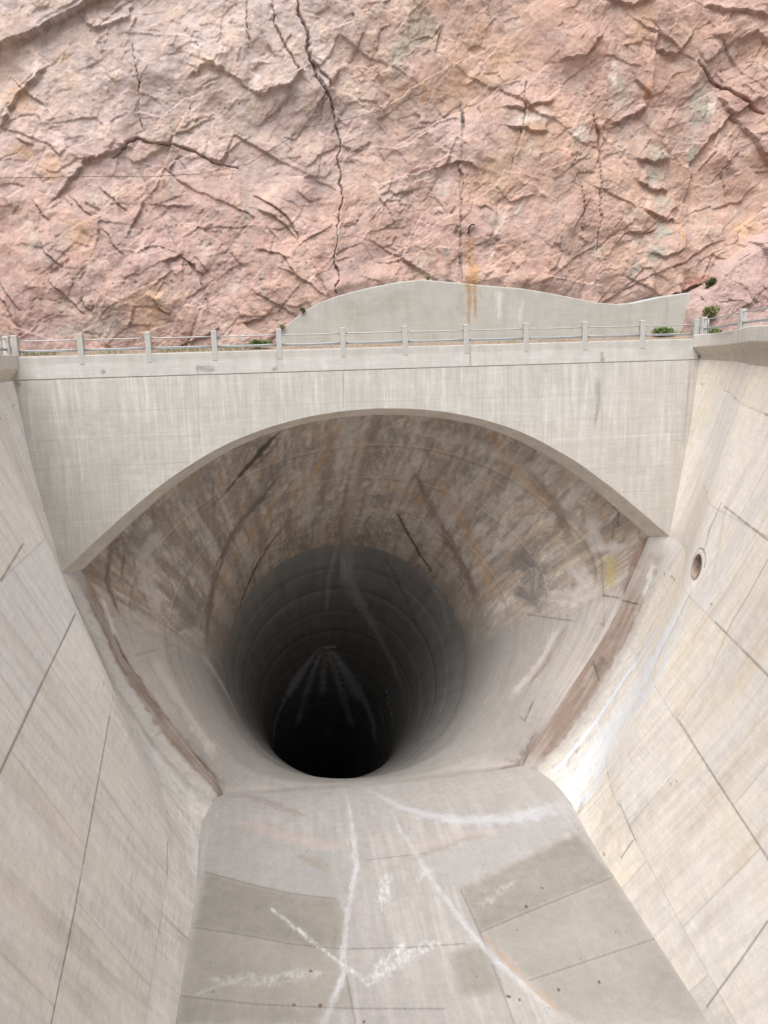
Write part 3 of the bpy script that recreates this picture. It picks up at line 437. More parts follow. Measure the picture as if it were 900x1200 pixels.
STEPS = [(-0.55, 1.6, [[18.84, 18.26], [18.65, 16.05], [18.35, 13.68]]),
(-0.5, 1.0, [[18.35, 13.68], [17.14, 13.18], [15.89, 12.67]]),
(-0.5, 1.3, [[20.14, 10.85], [18.75, 10.6], [17.38, 10.69]]),
(-0.5, 1.2, [[19.68, 8.99], [18.9, 8.79], [17.48, 9.49]]),
(-0.45, 1.2, [[20.11, 6.95], [18.55, 7.47], [17.89, 7.78]]),
(-0.35, 1.0, [[20.66, 5.41], [19.25, 5.02], [18.42, 5.13]]),
(0.6, 2.0, [[7.96, 16.74], [5.88, 15.75], [4.32, 14.87], [2.25, 13.52], [0.99, 13.41]]),
(0.5, 1.4, [[3.89, 16.66], [2.59, 15.79], [1.82, 15.31]]),
(-0.5, 1.4, [[-0.15, 15.65], [-0.94, 14.57], [-0.45, 14.43]]),
(-0.5, 1.5, [[-2.01, 15.72], [-3.14, 14.54], [-4.62, 14.19], [-5.56, 14.51]]),
(-0.4, 1.5, [[-5.56, 14.51], [-6.48, 15.18], [-7.17, 15.54], [-8.23, 16.07]]),
(-0.35, 1.2, [[-6.71, 15.41], [-7.64, 15.72], [-8.86, 15.06]]),
(-0.45, 1.2, [[12.01, 12.06], [10.7, 12.29], [9.39, 12.53]]),
(-0.4, 1, [[12.33, 14.01], [10.99, 13.51], [9.16, 13.59]]),
(-0.6, 1.6, [[26.35, 10.1], [24.63, 12.64], [22.95, 14.63]]),
(-0.45, 1.2, [[26.61, 17.18], [25.19, 18.15], [24.07, 17.63]]),
(-0.5, 1.3, [[21.3, 18.07], [20.19, 16.77], [18.82, 17.04]]),
(-0.45, 1.3, [[11.97, 10.09], [13.04, 10.34], [15.15, 7.59]]),
(-0.5, 1.2, [[7.55, 3.66], [9.68, 4.13], [15.07, 3.29]]),
(-0.4, 1, [[7.75, 10.08], [6.47, 10.57], [4.91, 10.08]]),
(-0.4, 1.0, [[2.07, 9.36], [3.62, 9.84], [5.69, 10.33]]),
(-0.4, 1.2, [[1.16, 11.51], [3.17, 11.28], [5.25, 12.5]]),
(-0.35, 1, [[-11.61, 19.15], [-11.9, 18.25], [-13.79, 17.54], [-14.61, 18.63]]),
(-0.45, 1.4, [[-8.59, 4.16], [-9.71, 5.37], [-10.94, 4.91]]),
(-0.3, 1, [[-3.21, 3.83], [-4.12, 5.3], [-5.67, 5.8]]),
(-0.35, 1.0, [[-3.09, 6.16], [-4.02, 7.22], [-5.45, 7.94]]),
(-0.5, 1.5, [[26.32, 18.92], [23.52, 19.34], [21.86, 19.55]]),
(-0.4, 1.2, [[15.33, 17.7], [14.24, 16.47], [12.64, 16.2]]),
(-0.45, 1.3, [[18.58, 19.95], [17.23, 19.19], [15.36, 19.62]]),
(-0.7, 2.2, [[25.5, 5.72], [24.06, 4.85], [22.34, 3.63], [20.64, 2.93], [18.95, 2.34]]),
(-0.6, 2.5, [[-5.09, 14.37], [-2.12, 15.48], [-0.64, 13.49]]),
(-0.5, 2.0, [[-16.19, 15.71], [-18.11, 14.12], [-19.16, 12.32]]),
(-0.45, 2.5, [[-11.91, 11.54], [-14.76, 10.52], [-16.77, 8.23]]),
(-0.45, 2, [[26.33, 14.67], [23.5, 13.13], [21.25, 10.6], [20.96, 8.07]])]
RTOP = [[-4.37, 0.82], [-3.95, 1.38], [-3.24, 1.94], [-2.24, 2.49], [-1.1, 2.89], [0.64, 3.29], [2.38, 3.59], [3.89, 3.71], [5.65, 3.54], [7.7, 3.31], [9.77, 3.13], [11.34, 2.86], [12.93, 2.54], [14.53, 2.21], [15.88, 2.09], [16.96, 2.16], [18.58, 2.48], [20.49, 2.7], [20.61, 0.57]]
OUTC = [[19.88, 0.22], [20.14, 1.31], [20.24, 2.3], [20.91, 2.98], [21.84, 3.65], [22.33, 4.47], [22.94, 5.0], [23.77, 5.52], [24.86, 6.24]]
CABLE = [[-19.38, 10.15, 9.61], [-16.66, 10.16, 9.65], [-14.36, 10.16, 9.7], [-11.56, 10.17, 9.74], [-8.62, 10.19, 9.88], [-7.26, 10.21, 10.12], [-5.79, 10.25, 10.45], [-4.04, 10.37, 11.39], [-2.27, 10.49, 12.44], [-0.03, 10.55, 12.88], [2.24, 10.61, 13.42]]
ROD = [[6.9, 9.77, 6.4], [6.91, 9.8, 6.7], [7.08, 9.83, 6.9], [7.23, 9.82, 6.85]]
import bpy
from mathutils import Vector, Matrix

random.seed(7); rng = np.random.default_rng(7)
scene = bpy.context.scene
COL = scene.collection

# ---------------------------------------------------------------- numpy noise
def _h(ix, iy, iz, seed):
    n = (ix.astype(np.int64) * 374761393 + iy.astype(np.int64) * 668265263 + iz.astype(np.int64) * 2147483647 + seed * 974634777) & 0xFFFFFFFF
    n = ((n ^ (n >> 13)) * 1274126177) & 0xFFFFFFFF
    n = ((n ^ (n >> 16)) * 2246822519) & 0xFFFFFFFF
    n = n ^ (n >> 15)
    return (n & 0xFFFFFF) / float(0x1000000)

def vnoise(P, seed=0):
    """gradient noise, scaled to 0..1 around .5"""
    P = np.asarray(P, np.float32) + np.float32(.37)
    f = np.floor(P); d = P - f; t = d * d * d * (d * (d * 6 - 15) + 10)
    i = f.astype(np.int32).astype(np.uint32)
    hx = i[:, 0] * np.uint32(374761393) + np.uint32((seed * 974634777) & 0xFFFFFFFF); hy = i[:, 1] * np.uint32(668265263); hz = i[:, 2] * np.uint32(2147483647)
    ax = (hx, hx + np.uint32(374761393)); ay = (hy, hy + np.uint32(668265263)); az = (hz, hz + np.uint32(2147483647))
    out = np.zeros(len(P), np.float32); S = np.float32(2 / 1023.)
    for dx in (0, 1):
        wx = t[:, 0] if dx else 1 - t[:, 0]
        for dy in (0, 1):
            wxy = wx * (t[:, 1] if dy else 1 - t[:, 1]); hxy = ax[dx] + ay[dy]
            for dz in (0, 1):
                n = hxy + az[dz]
                n = (n ^ (n >> np.uint32(13))) * np.uint32(1274126177); n = (n ^ (n >> np.uint32(16))) * np.uint32(2246822519); n = n ^ (n >> np.uint32(15))
                g = (((n & np.uint32(1023)).astype(np.float32) * S - 1) * (d[:, 0] - dx) + (((n >> np.uint32(10)) & np.uint32(1023)).astype(np.float32) * S - 1) * (d[:, 1] - dy)
                     + (((n >> np.uint32(20)) & np.uint32(1023)).astype(np.float32) * S - 1) * (d[:, 2] - dz))
                out += wxy * (t[:, 2] if dz else 1 - t[:, 2]) * g
    return np.clip(.5 + out * np.float32(VN), 0, 1)
VN = .80

def fbm(P, octv=4, seed=0, gain=0.55):
    a, s, n = 1.0, 0.0, 0.0
    P = np.asarray(P, np.float32)
    for k in range(octv):
        s = s + a * vnoise(P * (2.03 ** k) + 17.3 * k, seed + k); n += a; a *= gain
    return s / n                                  # 0..1, mean .5

def con(x, lo, hi):  return np.clip((x - lo) / (hi - lo), 0, 1)

def cells(x, z, seed):
    """nearest jittered cell: three random numbers, offset from the centre, F1, F2"""
    fx, fz = np.floor(x), np.floor(z)
    b1 = np.full(x.shape, 9e9); b2 = b1.copy()
    bi = np.zeros(x.shape, np.int64); bj = bi.copy(); ox = np.zeros(x.shape); oz = ox.copy()
    for dx in (-1, 0, 1):
        for dz in (-1, 0, 1):
            ci = (fx + dx).astype(np.int64); cj = (fz + dz).astype(np.int64)
            z0 = np.zeros_like(ci)
            px = ci + _h(ci, cj, z0, seed); pz = cj + _h(ci, cj, z0 + 1, seed)
            d = (x - px) ** 2 + (z - pz) ** 2
            m = d < b1
            b2 = np.where(m, b1, np.minimum(b2, d)); b1 = np.where(m, d, b1)
            bi = np.where(m, ci, bi); bj = np.where(m, cj, bj); ox = np.where(m, x - px, ox); oz = np.where(m, z - pz, oz)
    z0 = np.zeros_like(bi)
    return (_h(bi, bj, z0 + 2, seed), _h(bi, bj, z0 + 3, seed), _h(bi, bj, z0 + 4, seed)), ox, oz, np.sqrt(b1), np.sqrt(b2)

# ---------------------------------------------------------------- paint
PIG = dict(wl=(.73, .70, .685), dk=(.055, .048, .042), bk=(.022, .021, .022), br=(.20, .145, .115), ru=(.42, .245, .12), rl=(.33, .19, .13), wh=(.80, .815, .85), lv=(.68, .75, .90),
           lg=(.50, .465, .44), ol=(.30, .275, .225), ye=(.40, .33, .13), ln=(.10, .085, .075), gy=(.27, .255, .24), gd=(.155, .145, .138), ar=(.42, .36, .31),
           pk=(.47, .40, .365), sp=(.70, .70, .70), wf2=(.56, .56, .575), lv2=(.48, .50, .55), rs=(.12, .055, .045), tl=(.42, .40, .385), tw=(.62, .62, .63), bg=(.365, .352, .345), dkol=(.275, .255, .222), mdol=(.32, .297, .262),
           sg=(.335, .335, .28), wf=(.60, .53, .47), oc=(.50, .32, .20), og=(.50, .20, .085), dr=(.26, .085, .06))
def polydist(P, pts):
    """relative distance d/w, position along the line 0..1, and the points squeezed along the line"""
    pts = np.array(pts, float); seg = np.linalg.norm(np.diff(pts[:, :3], axis=0), axis=1); tot = max(seg.sum(), 1e-6); at = 0.
    best = np.full(len(P), 1e9); par = np.zeros(len(P)); dr = np.zeros((len(P), 3))
    for a, b, ls in zip(pts[:-1], pts[1:], seg):
        d = b[:3] - a[:3]; L = max(d @ d, 1e-9)
        t = np.clip(((P - a[:3]) @ d) / L, 0, 1)
        q = np.linalg.norm(P - a[:3] - t[:, None] * d, axis=1) / np.maximum(a[3] + t * (b[3] - a[3]), 0.012)
        m = q < best
        best = np.where(m, q, best); par = np.where(m, (at + t * ls) / tot, par); dr[m] = d / math.sqrt(L); at += ls
    return best, par, P - dr * (.88 * (P * dr).sum(1))[:, None]
def paint(P, C_, feats, minw=0.03, seed=50, streak=None):
    N1 = fbm(P * 2.2, 4, seed); N2 = fbm(P * 9.0, 3, seed + 9)
    for c, a, soft, pts in feats:
        q = np.array(pts, float); q[:, 3] = np.maximum(q[:, 3], minw)
        thin = c in ('ln', 'rl')
        if c == 'ln': q[:, 3] = np.maximum(q[:, 3], .040); soft, a = .8, a * .85
        m = q[:, 3].max() * 2.8 + 0.1
        idx = np.where(np.all((P > q[:, :3].min(0) - m) & (P < q[:, :3].max(0) + m), axis=1))[0]
        if not len(idx): continue
        d, par, sq = polydist(P[idx], q)
        if thin: d = d + (N1[idx] - .5) * .1
        else:
            fine = min(max(1.1 / q[:, 3].max(), 2.0), 9.0)
            N3 = fbm(sq * fine, 4, seed + 21, .65)
            d = d * (1 + (N1[idx] - .5) * 1.2 * soft) + ((N1[idx] - .5) * 1.5 + (N2[idx] - .5) * .8 + (N3 - .5) * 2.6) * soft
        al = a * (1 - sstep(1 - .75 * soft, 1 + .55 * soft, d))
        if not thin and soft >= .55 and c != 'sp':
            al = al * (.45 + .85 * con(N3, .36, .62)) * np.clip(np.minimum(par, 1 - par) * 7 + .25, 0, 1)
        if c == 'sp':
            al = al * (.35 * con(N1[idx], .42, .6) + .65 * con(fbm(P[idx] * np.array([6.5, 2.4, 2.4]), 5, seed + 3, .72), .47, .58))
        al = np.clip(al, 0, 1)
        C_[idx] = C_[idx] * (1 - al[:, None]) + np.array(PIG[c]) * al[:, None]
def inpoly(x, y, poly):
    r = np.zeros(x.shape, bool); n = len(poly)
    for i in range(n):
        (x1, y1), (x2, y2) = poly[i], poly[(i + 1) % n]
        c = ((y1 > y) != (y2 > y)) & (x < (x2 - x1) * (y - y1) / ((y2 - y1) if y2 != y1 else 1e-9) + x1)
        r ^= c
    return r

# ---------------------------------------------------------------- mesh helpers
def link(name, me, mat, parent=None, smooth=True):
    o = bpy.data.objects.new(name, me); COL.objects.link(o)
    if mat: me.materials.append(mat)
    if parent is not None: o.parent = parent
    if smooth and len(me.polygons): me.polygons.foreach_set('use_smooth', np.ones(len(me.polygons), bool))
    return o
def np_mesh(name, V, F, colors=None):
    """fast mesh from numpy: V (n,3), F (m,4)"""
    me = bpy.data.meshes.new(name); V = np.ascontiguousarray(V, np.float32); F = np.ascontiguousarray(F, np.int32)
    me.vertices.add(len(V)); me.vertices.foreach_set('co', V.ravel())
    k = F.shape[1]
    me.loops.add(F.size); me.loops.foreach_set('vertex_index', F.ravel())
    me.polygons.add(len(F)); me.polygons.foreach_set('loop_start', np.arange(0, F.size, k, dtype=np.int32))
    me.update(calc_edges=True)
    if colors is not None:
        at = me.color_attributes.new('tone', 'FLOAT_COLOR', 'POINT')
        c4 = np.ones((len(V), 4), np.float32); c4[:, :3] = colors
        at.data.foreach_set('color', c4.ravel())
    return me
def grid_faces(n, m, flip=False, wrap=False):
    i, j = np.meshgrid(np.arange(n - 1), np.arange(m if wrap else m - 1), indexing='ij')
    a = i * m + j; b = i * m + (j + 1) % m; c = (i + 1) * m + (j + 1) % m; d = (i + 1) * m + j
    F = np.stack([a, b, c, d], -1).reshape(-1, 4)
    return F[:, ::-1] if flip else F
class MB:
    def __init__(s): s.v, s.f = [], []
    def add(s, V, F):
        o = len(s.v); s.v += [tuple(p) for p in V]; s.f += [tuple(o + i for i in q) for q in F]
    def box(s, c, d, rz=0, bevel=0.0):
        x, y, z = d[0] / 2, d[1] / 2, d[2] / 2; b = min(bevel, x * .6, y * .6, z * .6)
        cs, sn = math.cos(rz), math.sin(rz)
        if b <= 0:
            R_ = [(-x, -y, -z), (x, -y, -z), (x, y, -z), (-x, y, -z), (-x, -y, z), (x, -y, z), (x, y, z), (-x, y, z)]
            Fc = [(0, 3, 2, 1), (4, 5, 6, 7), (0, 1, 5, 4), (1, 2, 6, 5), (2, 3, 7, 6), (3, 0, 4, 7)]
        else:
            R_ = []
            for (zz, ins) in ((-z, b), (-z + b, 0), (z - b, 0), (z, b)):
                X, Y = x - ins, y - ins
                R_ += [(-X + b, -Y, zz), (X - b, -Y, zz), (X, -Y + b, zz), (X, Y - b, zz), (X - b, Y, zz), (-X + b, Y, zz), (-X, Y - b, zz), (-X, -Y + b, zz)]
            Fc = [tuple(range(7, -1, -1)), tuple(range(24, 32))]
            for k in range(3):
                for i in range(8): Fc.append((k * 8 + i, k * 8 + (i + 1) % 8, k * 8 + 8 + (i + 1) % 8, k * 8 + 8 + i))
        s.add([(c[0] + p[0] * cs - p[1] * sn, c[1] + p[0] * sn + p[1] * cs, c[2] + p[2]) for p in R_], Fc)
    def tube(s, pts, r, n=8):
        P = [Vector(p) for p in pts]; rr = r if isinstance(r, (list, tuple)) else [r] * len(P)
        V, F = [], []
        for i, p in enumerate(P):
            t = (P[min(i + 1, len(P) - 1)] - P[max(i - 1, 0)]).normalized()
            a = t.cross(Vector((0, 0, 1)));  a = t.cross(Vector((1, 0, 0))) if a.length < 1e-3 else a
            a.normalize(); b = t.cross(a)
            for k in range(n):
                th = 2 * math.pi * k / n; V.append(p + a * (rr[i] * math.cos(th)) + b * (rr[i] * math.sin(th)))
        for i in range(len(P) - 1):
            for k in range(n): F.append((i * n + k, i * n + (k + 1) % n, i * n + n + (k + 1) % n, i * n + n + k))
        F.append(tuple(range(n - 1, -1, -1))); F.append(tuple((len(P) - 1) * n + k for k in range(n)))
        s.add(V, F)
    def build(s, name, mat, parent=None, smooth=False):
        me = bpy.data.meshes.new(name); me.from_pydata(s.v, [], s.f); me.update()
        return link(name, me, mat, parent, smooth)
def empty(name, loc):
    o = bpy.data.objects.new(name, None); COL.objects.link(o); o.location = loc; o.empty_display_size = .3; return o
def put(o, parent):                                # child keeps its world place (parents are unrotated)
    o.parent = parent; o.matrix_parent_inverse = Matrix.Translation(-Vector(parent.location))
def tag(o, label=None, cat=None, group=None, kind=None):
    for k, v in (('label', label), ('category', cat), ('group', group), ('kind', kind)):
        if v: o[k] = v
    return o

# ---------------------------------------------------------------- materials
class NT:
    def __init__(s, name, rough=.85, spec=.25):
        s.m = bpy.data.materials.new(name); s.m.use_nodes = True; s.t = s.m.node_tree; s.n = s.t.nodes
        s.b = s.n['Principled BSDF']; s.b.inputs['Roughness'].default_value = rough; s.b.inputs['Specular IOR Level'].default_value = spec
        s.co = s.n.new('ShaderNodeTexCoord').outputs['Object']
    def link(s, a, b): s.t.links.new(a, b)
    def mapping(s, scale, rot=(0, 0, 0)):
        m = s.n.new('ShaderNodeMapping'); m.inputs['Scale'].default_value = scale; m.inputs['Rotation'].default_value = rot; s.link(s.co, m.inputs['Vector']); return m.outputs[0]
    def noise(s, scale=(1, 1, 1), detail=4, rough=.6, rot=(0, 0, 0), dist=0):
        n = s.n.new('ShaderNodeTexNoise'); n.inputs['Scale'].default_value = 1; n.inputs['Detail'].default_value = detail; n.inputs['Roughness'].default_value = rough; n.inputs['Distortion'].default_value = dist
        s.link(s.mapping(scale, rot), n.inputs['Vector']); return n.outputs['Fac']
    def vor(s, scale, feature='F1', dim='DISTANCE'):
        n = s.n.new('ShaderNodeTexVoronoi'); n.feature = feature; n.inputs['Scale'].default_value = 1; s.link(s.mapping(scale), n.inputs['Vector']); return n.outputs['Distance']
    def rng(s, x, a, b, c, d):
        n = s.n.new('ShaderNodeMapRange'); s.link(x, n.inputs[0])
        for i, v in enumerate((a, b, c, d)): n.inputs[i + 1].default_value = v
        return n.outputs[0]
    def math(s, op, a, b=0.0):
        n = s.n.new('ShaderNodeMath'); n.operation = op
        for i, v in enumerate((a, b)):
            if isinstance(v, (int, float)): n.inputs[i].default_value = v
            else: s.link(v, n.inputs[i])
        return n.outputs[0]
    def mix(s, fac, a, b, mode='MIX'):
        n = s.n.new('ShaderNodeMix'); n.data_type = 'RGBA'; n.blend_type = mode
        for i, v in ((0, fac), (6, a), (7, b)):
            if isinstance(v, (int, float)): n.inputs[i].default_value = v
            elif isinstance(v, tuple): n.inputs[i].default_value = (*v, 1)
            else: s.link(v, n.inputs[i])
        return n.outputs[2]
    def attr(s):
        n = s.n.new('ShaderNodeAttribute'); n.attribute_name = 'tone'; return n.outputs['Color']
    def scale(s, col, fac):                        # colour times a grey factor
        c = s.n.new('ShaderNodeCombineColor')
        for i in range(3): s.link(fac, c.inputs[i])
        return s.mix(1.0, col, c.outputs[0], 'MULTIPLY')
    def bump(s, h, strength=.3, dist=.05):
        n = s.n.new('ShaderNodeBump'); n.inputs['Strength'].default_value = strength; n.inputs['Distance'].default_value = dist; s.link(h, n.inputs['Height']); s.link(n.outputs[0], s.b.inputs['Normal'])
    def out(s, c): s.link(c, s.b.inputs['Base Color']); return s.m

def concrete(name, fine=1.0, boards=0.0, vert=0.0, rough=.85, bump=.25):
    t = NT(name, rough)
    f1 = t.noise((14, 14, 14), 5, .65); f2 = t.noise((55, 55, 55), 3, .6); f3 = t.noise((2.2, 2.2, 2.2), 4, .6)
    k = t.math('ADD', t.rng(f1, .3, .7, 1 - .07 * fine, 1 + .07 * fine), t.rng(f2, .3, .7, -.06 * fine, .06 * fine))
    k = t.math('MULTIPLY', k, t.rng(f3, .3, .7, .95, 1.05))
    hgt = t.math('ADD', f1, f2)
    if boards:
        b = t.noise((.25, .25, 11), 3, .75); b2 = t.noise((.6, .6, 34), 2, .6)
        k = t.math('MULTIPLY', k, t.rng(b, .3, .7, 1 - boards, 1 + boards)); k = t.math('MULTIPLY', k, t.rng(b2, .32, .68, 1 - boards * .8, 1 + boards * .8))
        hgt = t.math('ADD', hgt, t.math('MULTIPLY', b2, 1.2))
    if vert:
        w = t.noise((7, 7, .35), 4, .7); k = t.math('MULTIPLY', k, t.rng(w, .3, .7, 1 - vert, 1 + vert))
    pits = t.rng(t.vor((9, 9, 9)), .05, .13, .82, 1.0)
    k = t.math('MULTIPLY', k, pits)
    t.bump(hgt, bump, .03)
    return t.out(t.scale(t.attr(), k))
def plain(name, col, rough=.6, metal=0, var=.12, sc=20, col2=None, lo=.55, hi=.7):
    t = NT(name, rough); t.b.inputs['Metallic'].default_value = metal
    f = t.noise((sc, sc, sc), 4, .65)
    n = t.n.new('ShaderNodeRGB'); n.outputs[0].default_value = (*col, 1); c = n.outputs[0]
    if col2: c = t.mix(t.rng(t.noise((sc * .4, sc * .4, sc * .4), 4, .7), lo, hi, 0, 1), c, col2)
    t.bump(f, .15, .01)
    return t.out(t.scale(c, t.rng(f, .3, .7, 1 - var, 1 + var)))
M = dict(
    joint=plain('dirty_joint', (.22, .20, .175), .9),
    wall=concrete('weathered_wall_concrete', 1.0, .035, .03), head=concrete('board_marked_concrete', 1.0, .035, .03), tun=concrete('stained_lining_concrete', 1.5, 0, 0, .8, .5),
    floor=concrete('worn_floor_concrete', 1.1, 0, 0, .7, .2), post=plain('pale_post_concrete', (.46, .45, .425), .85, 0, .10, 14, (.36, .35, .33)), rail=plain('galvanised_pipe', (.42, .42, .41), .5, .3, .1, 30, (.33, .17, .085), .60, .66),
    rail2=plain('dull_galvanised_pipe', (.36, .38, .39), .5, .3, .1, 30, (.36, .30, .25), .62, .7), iron=plain('black_iron', (.02, .018, .017), .7), pipe=plain('drain_concrete', (.30, .235, .19), .85, 0, .2, 8, (.12, .09, .07)),
    leaf=plain('grey_green_leaves', (.26, .255, .13), .7, 0, .35, 9, (.30, .25, .13)), grass=plain('fresh_green_leaves', (.17, .235, .085), .6, 0, .35, 9, (.22, .235, .11)), dry=plain('dry_grass', (.10, .12, .04), .8, 0, .3, 8, (.24, .19, .10)), stem=plain('brown_stem', (.12, .085, .05), .9),
    dirt=plain('stony_dirt', (.26, .20, .155), .95, 0, .3, 6, (.17, .135, .10)), ground=plain('desert_ground', (.33, .25, .20), .95, 0, .2, .5, (.26, .19, .15)), asphalt=plain('grey_asphalt', (.055, .054, .052), .9, 0, .25, 25))
def rock_mat():
    t = NT('fractured_pink_rock', .92, .15)
    a = t.noise((5, 5, 5), 6, .7, dist=.6); b = t.noise((22, 22, 22), 5, .7); c = t.noise((70, 70, 70), 3, .6)
    k = t.math('ADD', t.rng(a, .3, .7, .86, 1.12), t.rng(b, .3, .7, -.10, .10)); k = t.math('ADD', k, t.rng(c, .3, .7, -.05, .05))
    k = t.math('MULTIPLY', k, t.rng(t.vor((8, 8, 8)), .04, .11, .8, 1))
    col = t.mix(t.rng(t.noise((3.1, 3.1, 3.1), 5, .7), .45, .68, 0, .45), t.attr(), (.50, .40, .33))
    h = t.math('ADD', t.math('MULTIPLY', a, 1.2), b); h = t.math('ADD', h, t.math('MULTIPLY', t.vor((4.5, 4.5, 4.5), 'F1'), -.8))
    t.bump(h, .42, .045)
    return t.out(t.scale(col, k))
M['rock'] = rock_mat()

# ---------------------------------------------------------------- spillway floor (structure)
def world_streak(P, seed, sv=3.0, sz=.12): return fbm(np.stack([P[:, 1] * sv, P[:, 2] * sz, P[:, 0] * .05], -1), 4, seed)
NVF, NUF = 620, 430
G = floor_grid(NVF, NUF); P = G.reshape(-1, 3)
n1, n2, n3 = fbm(P * .5, 4, 1), fbm(P * 2.5, 4, 2), fbm(np.stack([P[:, 0] * 3.5, P[:, 1] * .22, P[:, 2]], -1), 5, 3)
base = np.array([.40, .375, .36]) * (.82 + .20 * n1 + .14 * n2)[:, None]
fade = con(P[:, 1], -1, -6); n3 = .5 + (n3 - .5) * (.35 + .65 * fade)
base = base * (1 - .10 * con(n3, .48, .75)[:, None]) + np.array([.52, .49, .475]) * (.12 * con(n3, .52, .3))[:, None]
wn = np.stack([P[:, 0] + (n2 - .5) * .35, P[:, 1] + (fbm(P * 2.1, 3, 8) - .5) * .35], -1)
for c, a, poly in POLY['FL']:
    m = np.mean([inpoly(wn[:, 0] + .26 * math.cos(j * 2.4) * (j / 9) ** .5, wn[:, 1] + .26 * math.sin(j * 2.4) * (j / 9) ** .5, poly) for j in range(10)], 0)
    k = a * m * (.85 + .2 * con(n2, .3, .65)); k = np.clip(k, 0, 1)[:, None]
    base = base * (1 - k) + np.array(PIG[c]) * (.85 + .3 * n1)[:, None] * k
FLF = [({'wh': 'wf2', 'lv': 'lv2'}.get(c_, c_), a_ * (.95 if c_ == 'wh' else .85 if c_ == 'sp' else 1), (.8 if c_ == 'wh' else s_), p_) for c_, a_, s_, p_ in FEAT['FL']]
paint(P, base, FLF, .03, 60, n3)
near = con(P[:, 1], -5, .8)[:, None]; base = base * (1 - near) + (base * .5 + np.array([.315, .295, .28]) * .6 * (.8 + .36 * n2)[:, None]) * near
base *= .84 + .06 * near; dots = fbm(P * 6, 2, 77); base *= (1 - .5 * con(dots, .80, .86))[:, None]
Vv = np.vstack([P, [[-11, -48, -22.75], [11, -48, -22.75], [12, -48, -1], [-12, -48, -1]]])
F = grid_faces(NVF, NUF, True); nb = len(P)
F = np.vstack([F, [[nb, nb + 1, nb + 2, nb + 3]]])
me = np_mesh('spillway_floor', Vv, F, np.vstack([base, np.full((4, 3), .35)]))
tag(link('spillway_floor', me, M['floor']), kind='structure')

